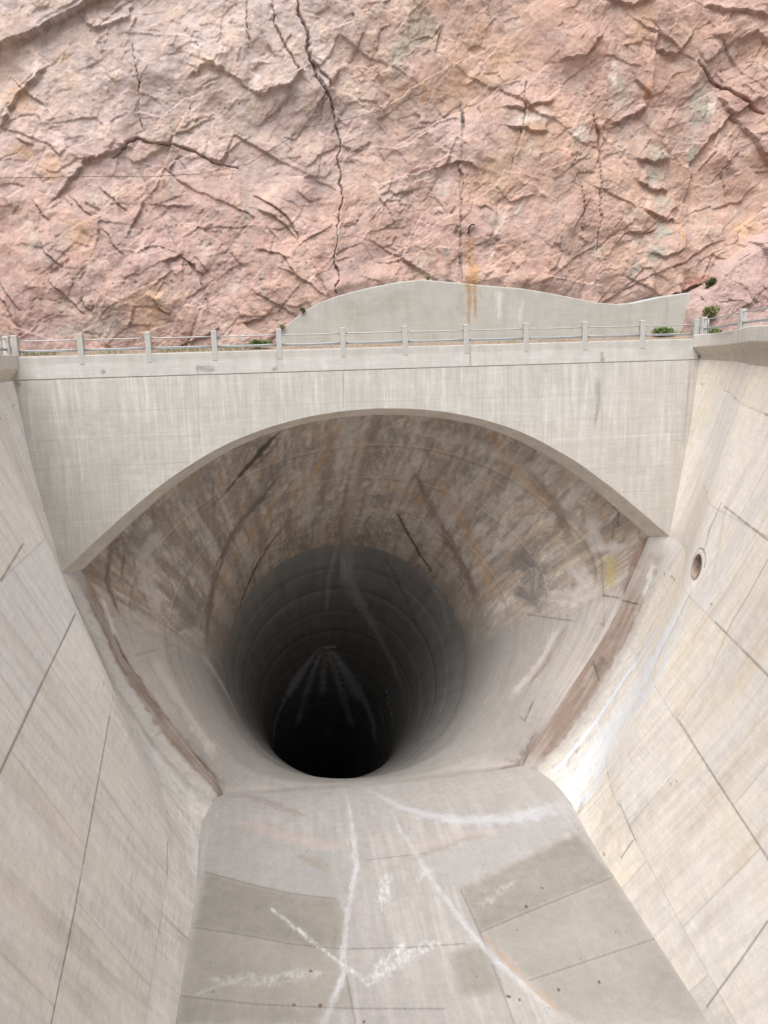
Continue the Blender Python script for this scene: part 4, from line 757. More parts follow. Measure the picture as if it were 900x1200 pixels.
# ---------------------------------------------------------------- side walls
HOLE = np.array([12.385, -8.78, -9.37]); HR = .5
def side_wall(side, label):
    nv, nz = 620, 460
    G = side_wall_grid(side, nv, nz); P = G.reshape(-1, 3)
    hgt = np.repeat(np.linspace(0, 1, nz)[None], nv, 0).ravel()
    n1, n2 = fbm(P * .35, 4, 11 + side), fbm(P * 2.2, 4, 14 + side)
    ac, al_ = .85 * P[:, 1] + .52 * P[:, 2] + (n2 - .5) * .10, -.52 * P[:, 1] + .85 * P[:, 2]
    sl = fbm(np.stack([ac * 1.1, al_ * .05, P[:, 0] * 0], -1), 5, 21 + side, .62)
    s2 = fbm(np.stack([ac * 4.5, al_ * .11, P[:, 0] * 0], -1), 5, 31 + side, .65)
    ht = fbm(np.stack([ac * .4, al_ * .13, P[:, 0] * 0], -1), 3, 35 + side); hatch = fbm(np.stack([ac * 1.2, P[:, 2] * 9, P[:, 0] * 0], -1), 3, 36 + side)
    if side > 0: ba, bb, bc = np.array([.80, .735, .64]), np.array([.80, .75, .69]), np.array([.76, .635, .48])
    else:        ba, bb, bc = np.array([.82, .78, .725]), np.array([.82, .79, .76]), np.array([.80, .715, .60])
    w = con(n1, .35, .65)[:, None]; c = ba * (1 - w) + bb * w
    warm = (con(sl, .52, .72) * (.25 + .75 * con(hgt, .15, .5)) * (.6 if side > 0 else .5))[:, None]; c = c * (1 - warm) + bc * warm
    grey = (con(s2, .52, .75) * (.16 if side > 0 else .26) + con(sl, .48, .28) * (.12 if side > 0 else .25))[:, None]; c = c * (1 - grey) + np.array([.46, .43, .405]) * grey
    low = (con(hgt, .35, .0) * .35 * con(fbm(P * np.array([1, .7, .7]) , 4, 41), .4, .6))[:, None]; c = c * (1 - low) + np.array([.56, .515, .48]) * low
    bnd = (con(sl, .53, .62) * con(ht, .42, .58) * (.34 if side < 0 else .16) * con(hgt, .85, .55))[:, None]; c = c * (1 - bnd) + np.array([.47, .44, .415]) * bnd
    bn2 = (con(sl, .46, .38) * con(ht, .60, .45) * (.5 if side < 0 else .3))[:, None]; c = c * (1 - bn2) + np.array([.70, .665, .65]) * bn2
    rgh = con(hatch, .5, .68) * con(ht, .50, .62) * con(hgt, .75, .4) * (.14 if side < 0 else .08); c *= (1 - rgh)[:, None]
    c *= (.93 + .14 * n2)[:, None]; c *= (.90 + .20 * con(s2, .3, .7))[:, None]
    # cast panels: slightly different tone each, thin joints between
    lev = ((-2.26, .044), (-6.98, -.016), (-10.3, .036), (-13.9, .109), (-19.0, .136)) if side > 0 else ((-1.9, .0), (-7.23, -.059), (-9.62, .0), (-12.2, .123), (-19.7, .05))
    row = np.zeros(len(P)); jd = np.full(len(P), 9.)
    for a_, b_ in lev: zz = P[:, 2] - a_ - b_ * P[:, 1]; row += zz < 0; jd = np.minimum(jd, np.abs(zz))
    wv = P[:, 1] + .55 * P[:, 2] + 13 + row * 2.1; colm = np.floor(wv / 5.6); jd = np.minimum(jd, np.abs(wv / 5.6 - np.round(wv / 5.6)) * 5.6 * .87)
    ri, ci = row.astype(np.int64), colm.astype(np.int64); h1, h2 = _h(ri, ci, ri * 0, 900 + side), _h(ri, ci, ri * 0 + 1, 900 + side)
    c *= (1 + .085 * (h1 - .5))[:, None] * (1 + np.outer(h2 - .5, np.array([.02, -.01, -.07])))
    c *= (1 - .20 * con(jd, .05, .015) * (P[:, 1] < -3.2))[:, None]
    # the strip of smoother patched concrete along the mouth
    strip = (con(P[:, 1], -2.2, -.3) * con(P[:, 2], -9.5, -11.5) * .5)[:, None]; c = c * (1 - strip) + np.array([.55, .515, .475]) * (.9 + .2 * n2)[:, None] * strip
    c *= (1 - (.12 * con(P[:, 1] + n2, -3.2, -2.0) + .16 * con(P[:, 1], -1.0, -.2)) * con(P[:, 2], -9.4, -11.5))[:, None]
    blot = (con(P[:, 1], -5, -1.0) * con(P[:, 2], -10, -13) * con(n2, .58, .64) * .35)[:, None]; c = c * (1 - blot) + np.array(PIG['gy']) * blot
    e = P[:, 1] + (n2 - .5) * .5; zz = P[:, 2] + (n1 - .5) * 2
    if side > 0: k = con(e, -.20, .05) * con(zz, -10.6, -12.2) * (.55 + .35 * con(zz, -13, -15)) * con(zz, -23.8, -22.6) 
    else: k = con(e, .42, .62) * con(zz, -10.5, -12) * .8
    bs = fbm(np.stack([P[:, 1] * 5, P[:, 2] * .35, P[:, 0] * 0], -1), 4, 38); k = (k * (.72 + .42 * con(bs, .38, .6)))[:, None]; k = np.clip(k, 0, .92); c = c * (1 - k) + np.array([.215, .155, .125]) * (.75 + .5 * n2)[:, None] * k
    paint(P, c, [(c_, a_ * (.5 if c_ in ('gy', 'ru') else .95 if c_ == 'wh' else 1), s_, p_) for c_, a_, s_, p_ in FEAT['RW' if side > 0 else 'LW'] if c_ != 'br'], .03, 70 + side, s2)
    F = grid_faces(nv, nz, side < 0)
    root = empty('spillway_wall', (side * 13, -20, -12)); tag(root, label, 'concrete wall')
    if side > 0:
        t1 = np.array([0., 1, 0]); g = wall_u(1, HOLE[1], HOLE[2] + .3) - wall_u(1, HOLE[1], HOLE[2] - .3); t2 = np.array([g / .6, 0, 1]); t2 /= np.linalg.norm(t2)
        gv = (wall_u(1, HOLE[1] + .3, HOLE[2]) - wall_u(1, HOLE[1] - .3, HOLE[2])) / .6; t1 = np.array([gv, 1, 0]); t1 /= np.linalg.norm(t1); nrm = np.cross(t1, t2); nrm = -nrm if nrm[0] < 0 else nrm
        D = P - HOLE; a, b = D @ t1, D @ t2; r = np.hypot(a, b); near = np.abs(D @ nrm) < .6
        sn = near & (np.abs(r - HR) < .055); k = HR / np.maximum(r, 1e-6)
        P = P.copy(); dd = (k - 1)[:, None] * (a[:, None] * t1 + b[:, None] * t2); P[sn] += dd[sn]; r = np.where(sn, HR, r)
        ins = near & (r <= HR + 1e-4); F = F[~ins[F].all(1)]
        # faint hood line of the old form above the pipe and a rusty stain beside it
        arc = near & (np.abs(r - .80) < .035) & (b > .12) & (a < .8); c[arc] *= .45
        halo = near & (r < .62); c[halo] = c[halo] * .7 + np.array([.40, .30, .25]) * .3
    wl = link('wall_face', np_mesh('wall_face', P, F, c), M['wall']); put(wl, root)
    if side > 0:
        n = 48; th = np.linspace(0, 2 * np.pi, n, endpoint=False); rows = []
        for dpt, rr in ((-.012, HR + .05), (-.012, HR), (.02, HR - .015), (1.6, HR - .015), (1.6, .02)):
            rows.append(HOLE + dpt * nrm + rr * (np.cos(th)[:, None] * t1 + np.sin(th)[:, None] * t2))
        me = np_mesh('drain_pipe', np.vstack(rows), grid_faces(len(rows), n, True, True)); put(link('drain_pipe', me, M['pipe']), root)
    return root
LWALL = side_wall(-1, 'sloping pale concrete side wall on the left with grey bands and thin dark joints')
RWALL = side_wall(1, 'sloping cream concrete side wall on the right with drain hole and white streak')

def ztop(side, v): return (.20 + .035 * min(-v, 9)) if side > 0 else (.10 + .012 * min(-v, 9))
def edge(side, v): return float(wall_u(side, v, -1.05))
CSEC = {}
def coping(side, root):
    ov = .40 if side > 0 else .27
    vs = np.concatenate([np.linspace(-.004, -12, 60), np.linspace(-13, -48, 36)])
    rows = []
    for v in vs:
        u, zt = edge(side, v), ztop(side, v)
        prof = [(-ov, zt), (-ov, zt - .60), (.03, zt - 1.06), (.03, -1.40), (1.6, -1.40), (1.6, zt)]
        rows.append([(u + side * a, v, b) for a, b in prof])
    R_ = np.array(rows); n, m = R_.shape[:2]
    # subdivide the profile so that the stains have vertices to sit on
    k = 14; RR = np.concatenate([R_[:, j:j + 1] * (1 - t) + R_[:, (j + 1) % m:(j + 1) % m + 1] * t for j in range(m) for t in np.linspace(0, 1, k, endpoint=False)], 1)
    P = RR.reshape(-1, 3); st = fbm(np.stack([P[:, 1] * 5, P[:, 2] * .8, P[:, 0]], -1), 4, 90 + side)
    c = np.array([.66, .63, .575]) * (.85 + .25 * st)[:, None]
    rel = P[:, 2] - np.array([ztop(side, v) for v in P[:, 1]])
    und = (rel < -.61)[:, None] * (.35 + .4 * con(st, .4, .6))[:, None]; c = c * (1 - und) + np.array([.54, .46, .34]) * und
    for vj in (-6.1, -12.3, -18.5): c[np.abs(P[:, 1] - vj) < .12] *= .8
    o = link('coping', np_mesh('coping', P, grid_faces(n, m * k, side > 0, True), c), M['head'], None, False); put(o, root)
    # closing cap at the headwall end is butted against the headwall
coping(-1, LWALL); coping(1, RWALL)

# ---------------------------------------------------------------- headwall
UL, UR = -17.3, 17.3
nu, nz = 780, 210
us = np.unique(np.concatenate([np.linspace(UL, UR, nu), OUT[:, 0], -OUT[:, 0]]))
us = us[np.concatenate([[True], np.diff(us) > 1e-4])]; nu = len(us)
bot = np.where(np.abs(us) <= OUT[-1, 0] + 1e-6, arch_z(us), -12.0)
TOPH = -1.060
h = np.linspace(0, 1, nz)
G = np.stack([np.repeat(us[:, None], nz, 1), np.zeros((nu, nz)), bot[:, None] * (1 - h) + TOPH * h], -1); P = G.reshape(-1, 3)
n1, n2 = fbm(P * .3, 4, 101), fbm(P * 2.0, 4, 102)
vs1 = fbm(np.stack([P[:, 0] * 2.6, P[:, 2] * .22, P[:, 1]], -1), 5, 103); vs2 = fbm(np.stack([P[:, 0] * 9, P[:, 2] * .5, P[:, 1]], -1), 4, 104)
hs = fbm(np.stack([P[:, 0] * .4, P[:, 2] * 7, P[:, 1]], -1), 4, 105)
c = np.array([.51, .487, .447]) * (.86 + .18 * n1 + .10 * n2)[:, None]
topw = con(P[:, 2], -8.5, -1.5)
wh = (con(vs1, .50, .70) * con(vs2, .35, .6) * .62 * topw + con(hs, .56, .72) * .22)[:, None]; c = c * (1 - wh) + np.array([.68, .665, .64]) * wh
gr = (con(vs1, .46, .28) * .35 + con(hs, .42, .28) * .22)[:, None]; c = c * (1 - gr) + np.array([.45, .42, .37]) * gr
lowg = (con(P[:, 2], -5.0, -7.5) * con(n1, .42, .55) * .35)[:, None]; c = c * (1 - lowg) + np.array([.46, .44, .395]) * lowg
rightw = (con(P[:, 0], 6, 14) * .25)[:, None]; c = c * (1 - rightw) + np.array([.60, .57, .525]) * rightw
for zz in (-2.6, -3.9, -5.2, -6.5, -7.8): c[np.abs(P[:, 2] - zz + .02 * np.sin(P[:, 0])) < .022] *= .90
c *= (.93 + .14 * con(vs2, .3, .7))[:, None]
paint(P, c, [(c_, a_ * (.45 if c_ == 'wh' else .8), 1 if c_ == 'wh' else s_, p_) for c_, a_, s_, p_ in FEAT['HW']], .03, 110, vs2)
F = grid_faces(nu, nz, False)
mid = .5 * (us[:-1] + us[1:]); spring = np.abs(mid) > OUT[-1, 0]
keep = np.ones((nu - 1, nz - 1), bool)
HEAD = empty('headwall', (0, 0, -1)); tag(HEAD, 'tall board-marked concrete headwall with a wide arched opening between the side walls', 'headwall')
o = link('wall_face', np_mesh('wall_face', P, F, c), M['head']); put(o, HEAD)
# soffit of the arch
mh = mouth_half()[:NA + 1]
ins = np.stack([mh[:, 0], np.full(NA + 1, 1.0), mh[:, 1]], -1); ous = np.stack([OUT[:, 0], np.zeros(NA + 1), OUT[:, 1]], -1)
def both(a): return np.vstack([a[::-1][:-1] * np.array([-1, 1, 1]), a])
A, B = both(ous), both(ins)
A[:, 1] += .001
ns = 18; tt = np.linspace(0, 1, ns)[:, None, None]
G = A[None] * (1 - tt) + B[None] * tt
end0, end1 = np.array([[0, 0, 0]]), None
P = G.reshape(-1, 3); n1 = fbm(P * 1.2, 4, 120)
c = np.array([.62, .57, .50]) * (.78 + .4 * n1)[:, None]
brd = fbm(np.stack([P[:, 0] * .5, P[:, 1] * 9, P[:, 2] * .5], -1), 3, 121); c *= (.88 + .24 * brd)[:, None]
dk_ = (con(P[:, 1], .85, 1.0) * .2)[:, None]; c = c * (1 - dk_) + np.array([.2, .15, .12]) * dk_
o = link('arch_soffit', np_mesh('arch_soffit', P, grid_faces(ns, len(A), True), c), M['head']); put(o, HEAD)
# parapet band along the top, with its construction joint below it
nx, nzp = 700, 26
def ring_box(x0, x1, prof):
    xs = np.linspace(x0, x1, nx); rows = np.array([[(x, a, b) for a, b in prof] for x in xs]); return rows
pr = [(0.0, -1.045 + 1.045 * t) for t in np.linspace(0, 1, nzp)] + [(.012, .012), (.5, .012), (.5, -1.2), (.03, -1.2), (.03, -1.045)]
G = ring_box(UL, UR, pr); P = G.reshape(-1, 3)
vs1 = fbm(np.stack([P[:, 0] * 2.2, P[:, 2] * .5, P[:, 1]], -1), 5, 131); vs2 = fbm(np.stack([P[:, 0] * .7, P[:, 2] * 5, P[:, 1]], -1), 4, 132); n2 = fbm(P * 2, 4, 133)
c = np.array([.57, .55, .515]) * (.85 + .2 * n2)[:, None]
topb = con(P[:, 2], -.40, -.28)[:, None] * .55; c = c * (1 - topb) + np.array([.45, .43, .39]) * (.85 + .3 * vs1)[:, None] * topb
wh = (con(vs2, .5, .66) * .5 * (P[:, 2] < -.35))[:, None]; c = c * (1 - wh) + np.array([.60, .59, .58]) * wh
c *= (.86 + .28 * vs1)[:, None]
paint(P, c, FEAT['PP'], .03, 140)
o = link('parapet', np_mesh('parapet', P, grid_faces(nx, len(pr), False, True), c), M['head'], None, False); put(o, HEAD)
mb = MB(); mb.box((0, .06, -1.06), (34.5, .06, .06)); put(mb.build('construction_joint', M['joint']), HEAD)

# ---------------------------------------------------------------- tunnel
SA, SB = tunnel_sections(230, 190, 80.0)
ringn = SA.shape[1] - 1
SA = SA[:, :-1]; SB = SB[:, :-1]
half = NA + NW + NF
def ringpos():
    a = np.concatenate([np.linspace(0, 1, NA + 1), 1 + np.linspace(0, 1, NW + 1)[1:], 2 + np.linspace(0, 1, NF + 1)[1:]])
    return np.concatenate([a, -a[1:-1][::-1]])      # signed: 0 crown, 1 springing, 2 corner, 3 bottom centre
rp = ringpos(); arp = np.abs(rp)
G = SA; P = G.reshape(-1, 3); q = np.repeat(arp[None], len(SA), 0).ravel(); sg = np.repeat(rp[None], len(SA), 0).ravel(); s = np.repeat(np.linspace(0, 1, len(SA))[:, None], len(rp), 1).ravel()
arc = sg * 14.0; lon = s * 15
wpa, wpl = (fbm(P * .5, 3, 206) - .5) * .7, (fbm(P * .5 + 20, 3, 207) - .5) * .7
long1 = fbm(np.stack([arc * 2.4, lon * .42, s * 0 + 1], -1), 5, 201); pa, pl = (arc + wpa) * .94 - (lon + wpl) * .34 * np.sign(sg), (lon + wpl) * .94 + (arc + wpa) * .34 * np.sign(sg)
long2 = .55 * fbm(np.stack([pa * 5.5, pl * .55, s * 0], -1), 5, 202, .75) + .45 * fbm(np.stack([arc * 4.5, lon * .5, s * 0 + 5], -1), 5, 208, .75)
n1, n2, n3 = fbm(P * .33, 4, 203), fbm(P * 1.3, 5, 204), fbm(P * 4.5, 4, 205)
up = np.array([.31, .268, .232]) * np.ones((len(P), 1))
t_ = con(n1, .42, .62)[:, None]; up = up * (1 - t_) + np.array([.345, .275, .22]) * t_
g_ = (con(n2, .44, .66) * .7)[:, None]; up = up * (1 - g_) + np.array([.20, .182, .168]) * g_
l_ = (con(long2, .515, .575) * con(n2 + .4 * (long1 - .5), .60, .40) * .72)[:, None]; up = up * (1 - l_) + np.array([.47, .42, .365]) * l_
d_ = (con(long2, .485, .42) * .62)[:, None]; up = up * (1 - d_) + np.array([.15, .13, .115]) * d_
ls1 = fbm(np.stack([(arc + wpa * .5) * 1.5, lon * .10, s * 0 + 3], -1), 5, 214); ls2 = fbm(np.stack([(arc + wpa * .5) * 3.2, lon * .16, s * 0 + 7], -1), 4, 215)
k = (con(ls1, .53, .62) * .68)[:, None]; up = up * (1 - k) + np.array([.20, .165, .14]) * k
k = (con(ls2, .54, .63) * .5)[:, None]; up = up * (1 - k) + np.array([.35, .26, .185]) * k
k = (con(ls1, .47, .38) * .5)[:, None]; up = up * (1 - k) + np.array([.44, .40, .36]) * k
for sj in (.17, .36, .56, .78):
    k = (con(np.abs(s - sj), .006, .002) * .35)[:, None]; up = up * (1 - k) + np.array([.42, .36, .30]) * k
    up *= (1 - .18 * con(np.abs(s - sj - .008), .008, .002))[:, None]
up *= 1.2 * (.85 + .30 * n3)[:, None]
# smoother lower lining, streaked down the slope
dn = fbm(np.stack([lon * 2.2 + (arc - 14) * .12 * np.sign(sg), arc * .12, s * 0 + 4], -1), 5, 211); dn2 = fbm(np.stack([lon * 7, arc * .3, s * 0 + 9], -1), 4, 212)
lo = np.array([.46, .418, .385]) * (.88 + .2 * n2)[:, None]
k = (con(dn, .48, .68) * .5)[:, None]; lo = lo * (1 - k) + np.array([.27, .235, .21]) * k
k = (con(dn2, .52, .7) * .3)[:, None]; lo = lo * (1 - k) + np.array([.50, .465, .44]) * k
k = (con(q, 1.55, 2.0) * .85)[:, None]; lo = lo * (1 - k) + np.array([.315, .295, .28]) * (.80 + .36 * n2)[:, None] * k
tone = con(s, .0, .7)[:, None] * .92; lo = lo * (1 - tone) + np.array([.19, .178, .168]) * (.85 + .3 * dn2)[:, None] * tone  # shade towards the throat, painted into the lower lining's colour
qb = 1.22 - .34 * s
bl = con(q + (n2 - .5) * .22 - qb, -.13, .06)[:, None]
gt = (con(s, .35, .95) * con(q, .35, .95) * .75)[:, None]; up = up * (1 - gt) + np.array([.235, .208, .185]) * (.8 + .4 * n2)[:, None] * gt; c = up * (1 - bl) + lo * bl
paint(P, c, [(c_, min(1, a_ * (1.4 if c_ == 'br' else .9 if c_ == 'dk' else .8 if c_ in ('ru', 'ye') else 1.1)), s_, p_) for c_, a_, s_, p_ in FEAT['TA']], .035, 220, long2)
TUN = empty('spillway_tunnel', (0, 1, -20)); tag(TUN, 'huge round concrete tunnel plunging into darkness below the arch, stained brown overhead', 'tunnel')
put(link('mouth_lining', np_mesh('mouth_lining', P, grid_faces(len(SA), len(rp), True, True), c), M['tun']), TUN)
G = np.concatenate([SA[-1:], SB]); P = G.reshape(-1, 3); dl = np.repeat(np.arange(len(G))[:, None] * 80 / 190, len(rp), 1).ravel(); sg = np.repeat(rp[None], len(G), 0).ravel()
n1, n2 = fbm(P * .4, 4, 231), fbm(P * 2, 4, 232); cs = fbm(np.stack([dl * .9, sg * 1.5, sg * 0], -1), 4, 233); ls = fbm(np.stack([sg * 22, dl * .15, sg * 0], -1), 4, 234)
c = (.165 + .065 * con(dl, 26, 0))[:, None] * np.array([1, .96, .92]) * (.6 + .45 * n1 + .3 * cs + .15 * n2)[:, None]; c *= (.8 + .4 * ls)[:, None]  # fading daylight painted into the shaft colour, paler by the joint ring
for k in range(1, 9): c *= (1 - .28 * con(np.abs(dl - k * 3.6), .30, .08))[:, None]; c *= (1 + .22 * con(np.abs(dl - k * 3.6 - .5), .45, .1))[:, None]
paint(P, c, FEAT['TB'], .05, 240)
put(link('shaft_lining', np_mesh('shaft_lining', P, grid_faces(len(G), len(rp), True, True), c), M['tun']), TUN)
# drain outlet in the crown of the shaft
i = int(round(17.0 / (80 / 190))); p0, p1 = Vector(SB[i, 0]), Vector(SB[i + 2, 0]); ax = (p1 - p0).normalized(); nr = Vector((0, -ax.z, ax.y)); nr = -nr if nr.z > 0 else nr
mb = MB()
def obox(c, hx, ha, hn):
    V = [c + Vector((1, 0, 0)) * (sx * hx) + ax * (sa * ha) + nr * (sn * hn) for sn in (-1, 1) for sx, sa in ((-1, -1), (1, -1), (1, 1), (-1, 1))]
    mb.add(V, [(0, 3, 2, 1), (4, 5, 6, 7), (0, 1, 5, 4), (1, 2, 6, 5), (2, 3, 7, 6), (3, 0, 4, 7)])
obox(p0 + nr * .1, .55, .08, .14); obox(p0 + ax * .35 + Vector((-.5, 0, 0)) + nr * .08, .06, .3, .12); obox(p0 + ax * .35 + Vector((.5, 0, 0)) + nr * .08, .06, .3, .12)
put(mb.build('drain_outlet', M['pipe']), TUN)

# ---------------------------------------------------------------- road, verge, ground
def sheet(name, V, Fs, mat, kind='structure'):
    me = bpy.data.meshes.new(name); me.from_pydata(V, [], Fs); me.update(); return tag(link(name, me, mat, None, False), kind=kind)
sheet('road', [(-60, .5, -.246), (60, .5, -.246), (60, 5.6, -.246), (-60, 5.6, -.246)], [(0, 1, 2, 3)], M['asphalt'])
xs = np.linspace(-45, 45, 700); vs = np.linspace(5.3, 9.8, 26)
X, Y = np.meshgrid(xs, vs, indexing='ij'); rise = con(Y, 5.4, 8.2)
Z = -.25 + rise * (.42 + .12 * (vnoise(np.stack([X.ravel() * .25, Y.ravel() * 0, X.ravel() * 0], -1), 5).reshape(X.shape) - .3)) + .10 * rise * (fbm(np.stack([X.ravel() * 2.2, Y.ravel() * 2.2, X.ravel() * 0], -1), 4, 6).reshape(X.shape) - .5) + rise * .35 * con(X, 14, 19)
me = np_mesh('dirt_verge', np.stack([X, Y, Z], -1).reshape(-1, 3), grid_faces(*X.shape, True)); tag(link('dirt_verge', me, M['dirt']), kind='structure')
V, Fs = [], []
vl = list(np.linspace(.4, -48, 40))
for v in vl:
    a, b = edge(-1, min(v, -.01)) - 1.2, edge(1, min(v, -.01)) + 1.2
    V += [(-3000, v, -.30), (a, v, -.30), (b, v, -.30), (3000, v, -.30)]
for i in range(len(vl) - 1):
    for j in (0, 2): Fs.append((4 * i + j, 4 * i + 4 + j, 4 * i + 5 + j, 4 * i + 1 + j))
n0 = len(V); V += [(-3000, -3000, -.30), (3000, -3000, -.30), (-3000, 3000, -.30), (3000, 3000, -.30)]
m = 4 * (len(vl) - 1)
Fs += [(m, n0, n0 + 1, m + 3, m + 2, m + 1), (0, 1, 2, 3, n0 + 3, n0 + 2)]
sheet('ground', V, Fs, M['ground'])

# ---------------------------------------------------------------- retaining wall
tp = smooth(resample(np.array(RTOP[:-1]), 420), 12); xs = tp[:, 0]; nzr = 60
bx = np.concatenate([[-4.75, RTOP[-1][0] + .1]])
base_x = np.clip(xs, -4.4, 20.6)
hh = np.linspace(0, 1, nzr)
G = np.stack([np.repeat(xs[:, None], nzr, 1), np.full((420, nzr), RV), -.4 * (1 - hh) + tp[:, 1:2] * hh], -1)
P = G.reshape(-1, 3); vs1 = fbm(np.stack([P[:, 0] * 1.6, P[:, 2] * .35, P[:, 1] * 0], -1), 5, 301); n1 = fbm(P * .5, 4, 302); hs = fbm(np.stack([P[:, 0] * .5, P[:, 2] * 5, P[:, 1] * 0], -1), 3, 303)
c = np.array([.46, .44, .395]) * (.86 + .2 * n1 + .08 * hs)[:, None]
k = (con(vs1, .54, .7) * .35)[:, None]; c = c * (1 - k) + np.array([.52, .50, .47]) * k; k = (con(vs1, .44, .3) * .3)[:, None]; c = c * (1 - k) + np.array([.34, .315, .265]) * k
paint(P, c, FEAT['RT'], .03, 310)
back = np.stack([xs, np.full(420, RV + 1.6), tp[:, 1] + .05], -1); bev = np.stack([xs, np.full(420, RV + .02), tp[:, 1] + .015], -1)
nP = len(P); V = np.vstack([P, bev, back]); cc = np.vstack([c, np.full((840, 3), .40)])
F = grid_faces(420, nzr, True); i = np.arange(419)
tops = i * nzr + nzr - 1
F = np.vstack([F, np.stack([tops, nP + i, nP + i + 1, tops + nzr], -1)[:, ::-1], np.stack([nP + i, nP + 420 + i, nP + 421 + i, nP + i + 1], -1)[:, ::-1]])
RT = tag(link('retaining_wall', np_mesh('retaining_wall', V, F, cc), M['head']), 'low pale concrete retaining wall with a wavy top and orange rust stain below the cliff', 'retaining wall')

# ---------------------------------------------------------------- rock
def seg_d(x, z, pts):
    best = np.full(x.shape, 1e9); sgn = np.ones(x.shape); par = np.zeros(x.shape); w = np.full(x.shape, .05); n = len(pts) - 1
    for k, (a, b) in enumerate(zip(pts[:-1], pts[1:])):
        dx, dz = b[0] - a[0], b[1] - a[1]; L = max(dx * dx + dz * dz, 1e-9)
        t = np.clip(((x - a[0]) * dx + (z - a[1]) * dz) / L, 0, 1)
        d = np.hypot(x - a[0] - t * dx, z - a[1] - t * dz); m = d < best
        best = np.where(m, d, best); sgn = np.where(m, np.sign(dx * (z - a[1]) - dz * (x - a[0])), sgn); par = np.where(m, (k + t) / n, par)
        if len(a) > 2: w = np.where(m, a[2] + t * (b[2] - a[2]), w)
    return best, sgn, par, w
def facets(x, z, seed, tilt, off, curv, sign=1):
    """continuous broken faces: upper (or lower) envelope of tilted planes in jittered cells"""
    fx, fz = np.floor(x), np.floor(z); best = np.full(x.shape, -9e9)
    for dx in (-1, 0, 1):
        for dz in (-1, 0, 1):
            ci = (fx + dx).astype(np.int64); cj = (fz + dz).astype(np.int64); z0 = np.zeros_like(ci)
            ox = x - ci - _h(ci, cj, z0, seed); oz = z - cj - _h(ci, cj, z0 + 1, seed)
            v = off * (_h(ci, cj, z0 + 2, seed) - .5) + tilt * ((_h(ci, cj, z0 + 3, seed) - .5) * ox + (_h(ci, cj, z0 + 4, seed) - .5) * oz) * 2 - curv * (ox * ox + oz * oz)
            best = np.maximum(best, v)
    return sign * best
def rock_relief(x, z, seed, amp=1.0):
    Q = np.stack([x, z, x * 0], -1)
    wx = (fbm(Q * .35, 2, seed) - .5) * .9 + (fbm(Q * 1.6, 3, seed + 1) - .5) * .26; wz = (fbm(Q * .35 + 40, 2, seed + 2) - .5) * .9 + (fbm(Q * 1.6 + 40, 3, seed + 3) - .5) * .26
    X, Z = x + wx, z + wz
    rough = con(fbm(Q * .16, 3, seed + 5), .36, .60)
    h = (fbm(Q * .11, 3, seed + 6) - .5) * 1.6 * amp
    ids = []
    m1, m2, m3 = con(fbm(Q * .22, 3, seed + 11), .40, .62), con(fbm(Q * .30 + 9, 3, seed + 12), .42, .62), con(fbm(Q * .5 + 3, 3, seed + 13), .44, .62)
    def rot(an, sc, st): return (X * math.cos(an) + Z * math.sin(an)) / (sc * st), (-X * math.sin(an) + Z * math.cos(an)) / sc
    h = h + amp * facets(*rot(.45, 4.6, 1.4), seed + 20, .75, .9, .35)
    h = h + amp * facets(*rot(-.5, 1.9, 1.5), seed + 21, .36, .46, .14, -1) * (.35 + .65 * m1)
    h = h + amp * facets(*rot(.6, .95, 1.6), seed + 22, .17, .22, .08) * (.25 + .75 * m2)
    h = h + amp * facets(*rot(-.8, .46, 1.5), seed + 23, .095, .10, .04, -1) * (.25 + .75 * m3)
    for k, (sc, st, tl, ang, an, mk) in enumerate(((3.2, .11, .02, .5, 1.5, m2), (1.5, .085, .05, .55, 1.7, m1), (.72, .052, .07, .45, 1.7, .15 + .85 * m3), (.34, .027, .11, .9, 1.5, .2 + .8 * m2), (.17, .012, .11, .3, 1.4, .3 + .7 * m1))):
        xr, zr = rot(ang, sc, an)
        r, ox, oz, f1, f2 = cells(xr, zr, seed + 30 + k)
        h = h + mk * amp * (st * (r[0] - .5) * 2 + sc * tl * ((r[1] - .5) * 2 * ox * an + (r[2] - .55) * 2 * oz))
        ids.append(r)
    r, ox, oz, f1, f2 = cells(*rot(.3, .8, 1.3), seed + 40); ids.append(r)
    h = h + (fbm(Q * 3.1, 4, seed + 8) - .5) * .10 * amp * (.4 + .8 * rough) + (fbm(Q * 9, 3, seed + 9) - .5) * .03 * amp
    return h, ids, rough
def warp_axis(n, a0, a1, far0, far1, nf):
    return np.concatenate([a0 + (far0 - a0) * np.linspace(1, 0, nf, endpoint=False) ** 2, np.linspace(a0, a1, n), a1 + (far1 - a1) * np.linspace(0, 1, nf + 1)[1:] ** 2])
xs = warp_axis(940, -21.5, 28.5, -130, 140, 60); zs = np.concatenate([np.linspace(-.6, 21.5, 450), 21.5 + 30 * np.linspace(0, 1, 31)[1:] ** 1.5])
X, Z = np.meshgrid(xs, zs, indexing='ij'); x, z = X.ravel(), Z.ravel()
H, ids, rough = rock_relief(x, z, 400)
for A_, L_, pts in STEPS:
    pts = [tuple(p) for p in pts]; d, sgn, par, _ = seg_d(x + (vnoise(np.stack([x * 2.5, z * 2.5, z * 0], -1), 9) - .5) * .3, z + (vnoise(np.stack([x * 2.5, z * 2.5, z * 0 + 7], -1), 9) - .5) * .3, pts)
    sgn = sgn * (1 if A_ > 0 else -1); A_ = abs(A_) * .62
    H += np.where(sgn > 0, A_ * np.exp(-(d / L_) ** 1.1), -.12 * A_ * np.exp(-d / .3)) * np.clip(np.sin(np.pi * np.clip(par, .02, .98)) * 2.2, 0, 1)
crk = np.zeros_like(H)
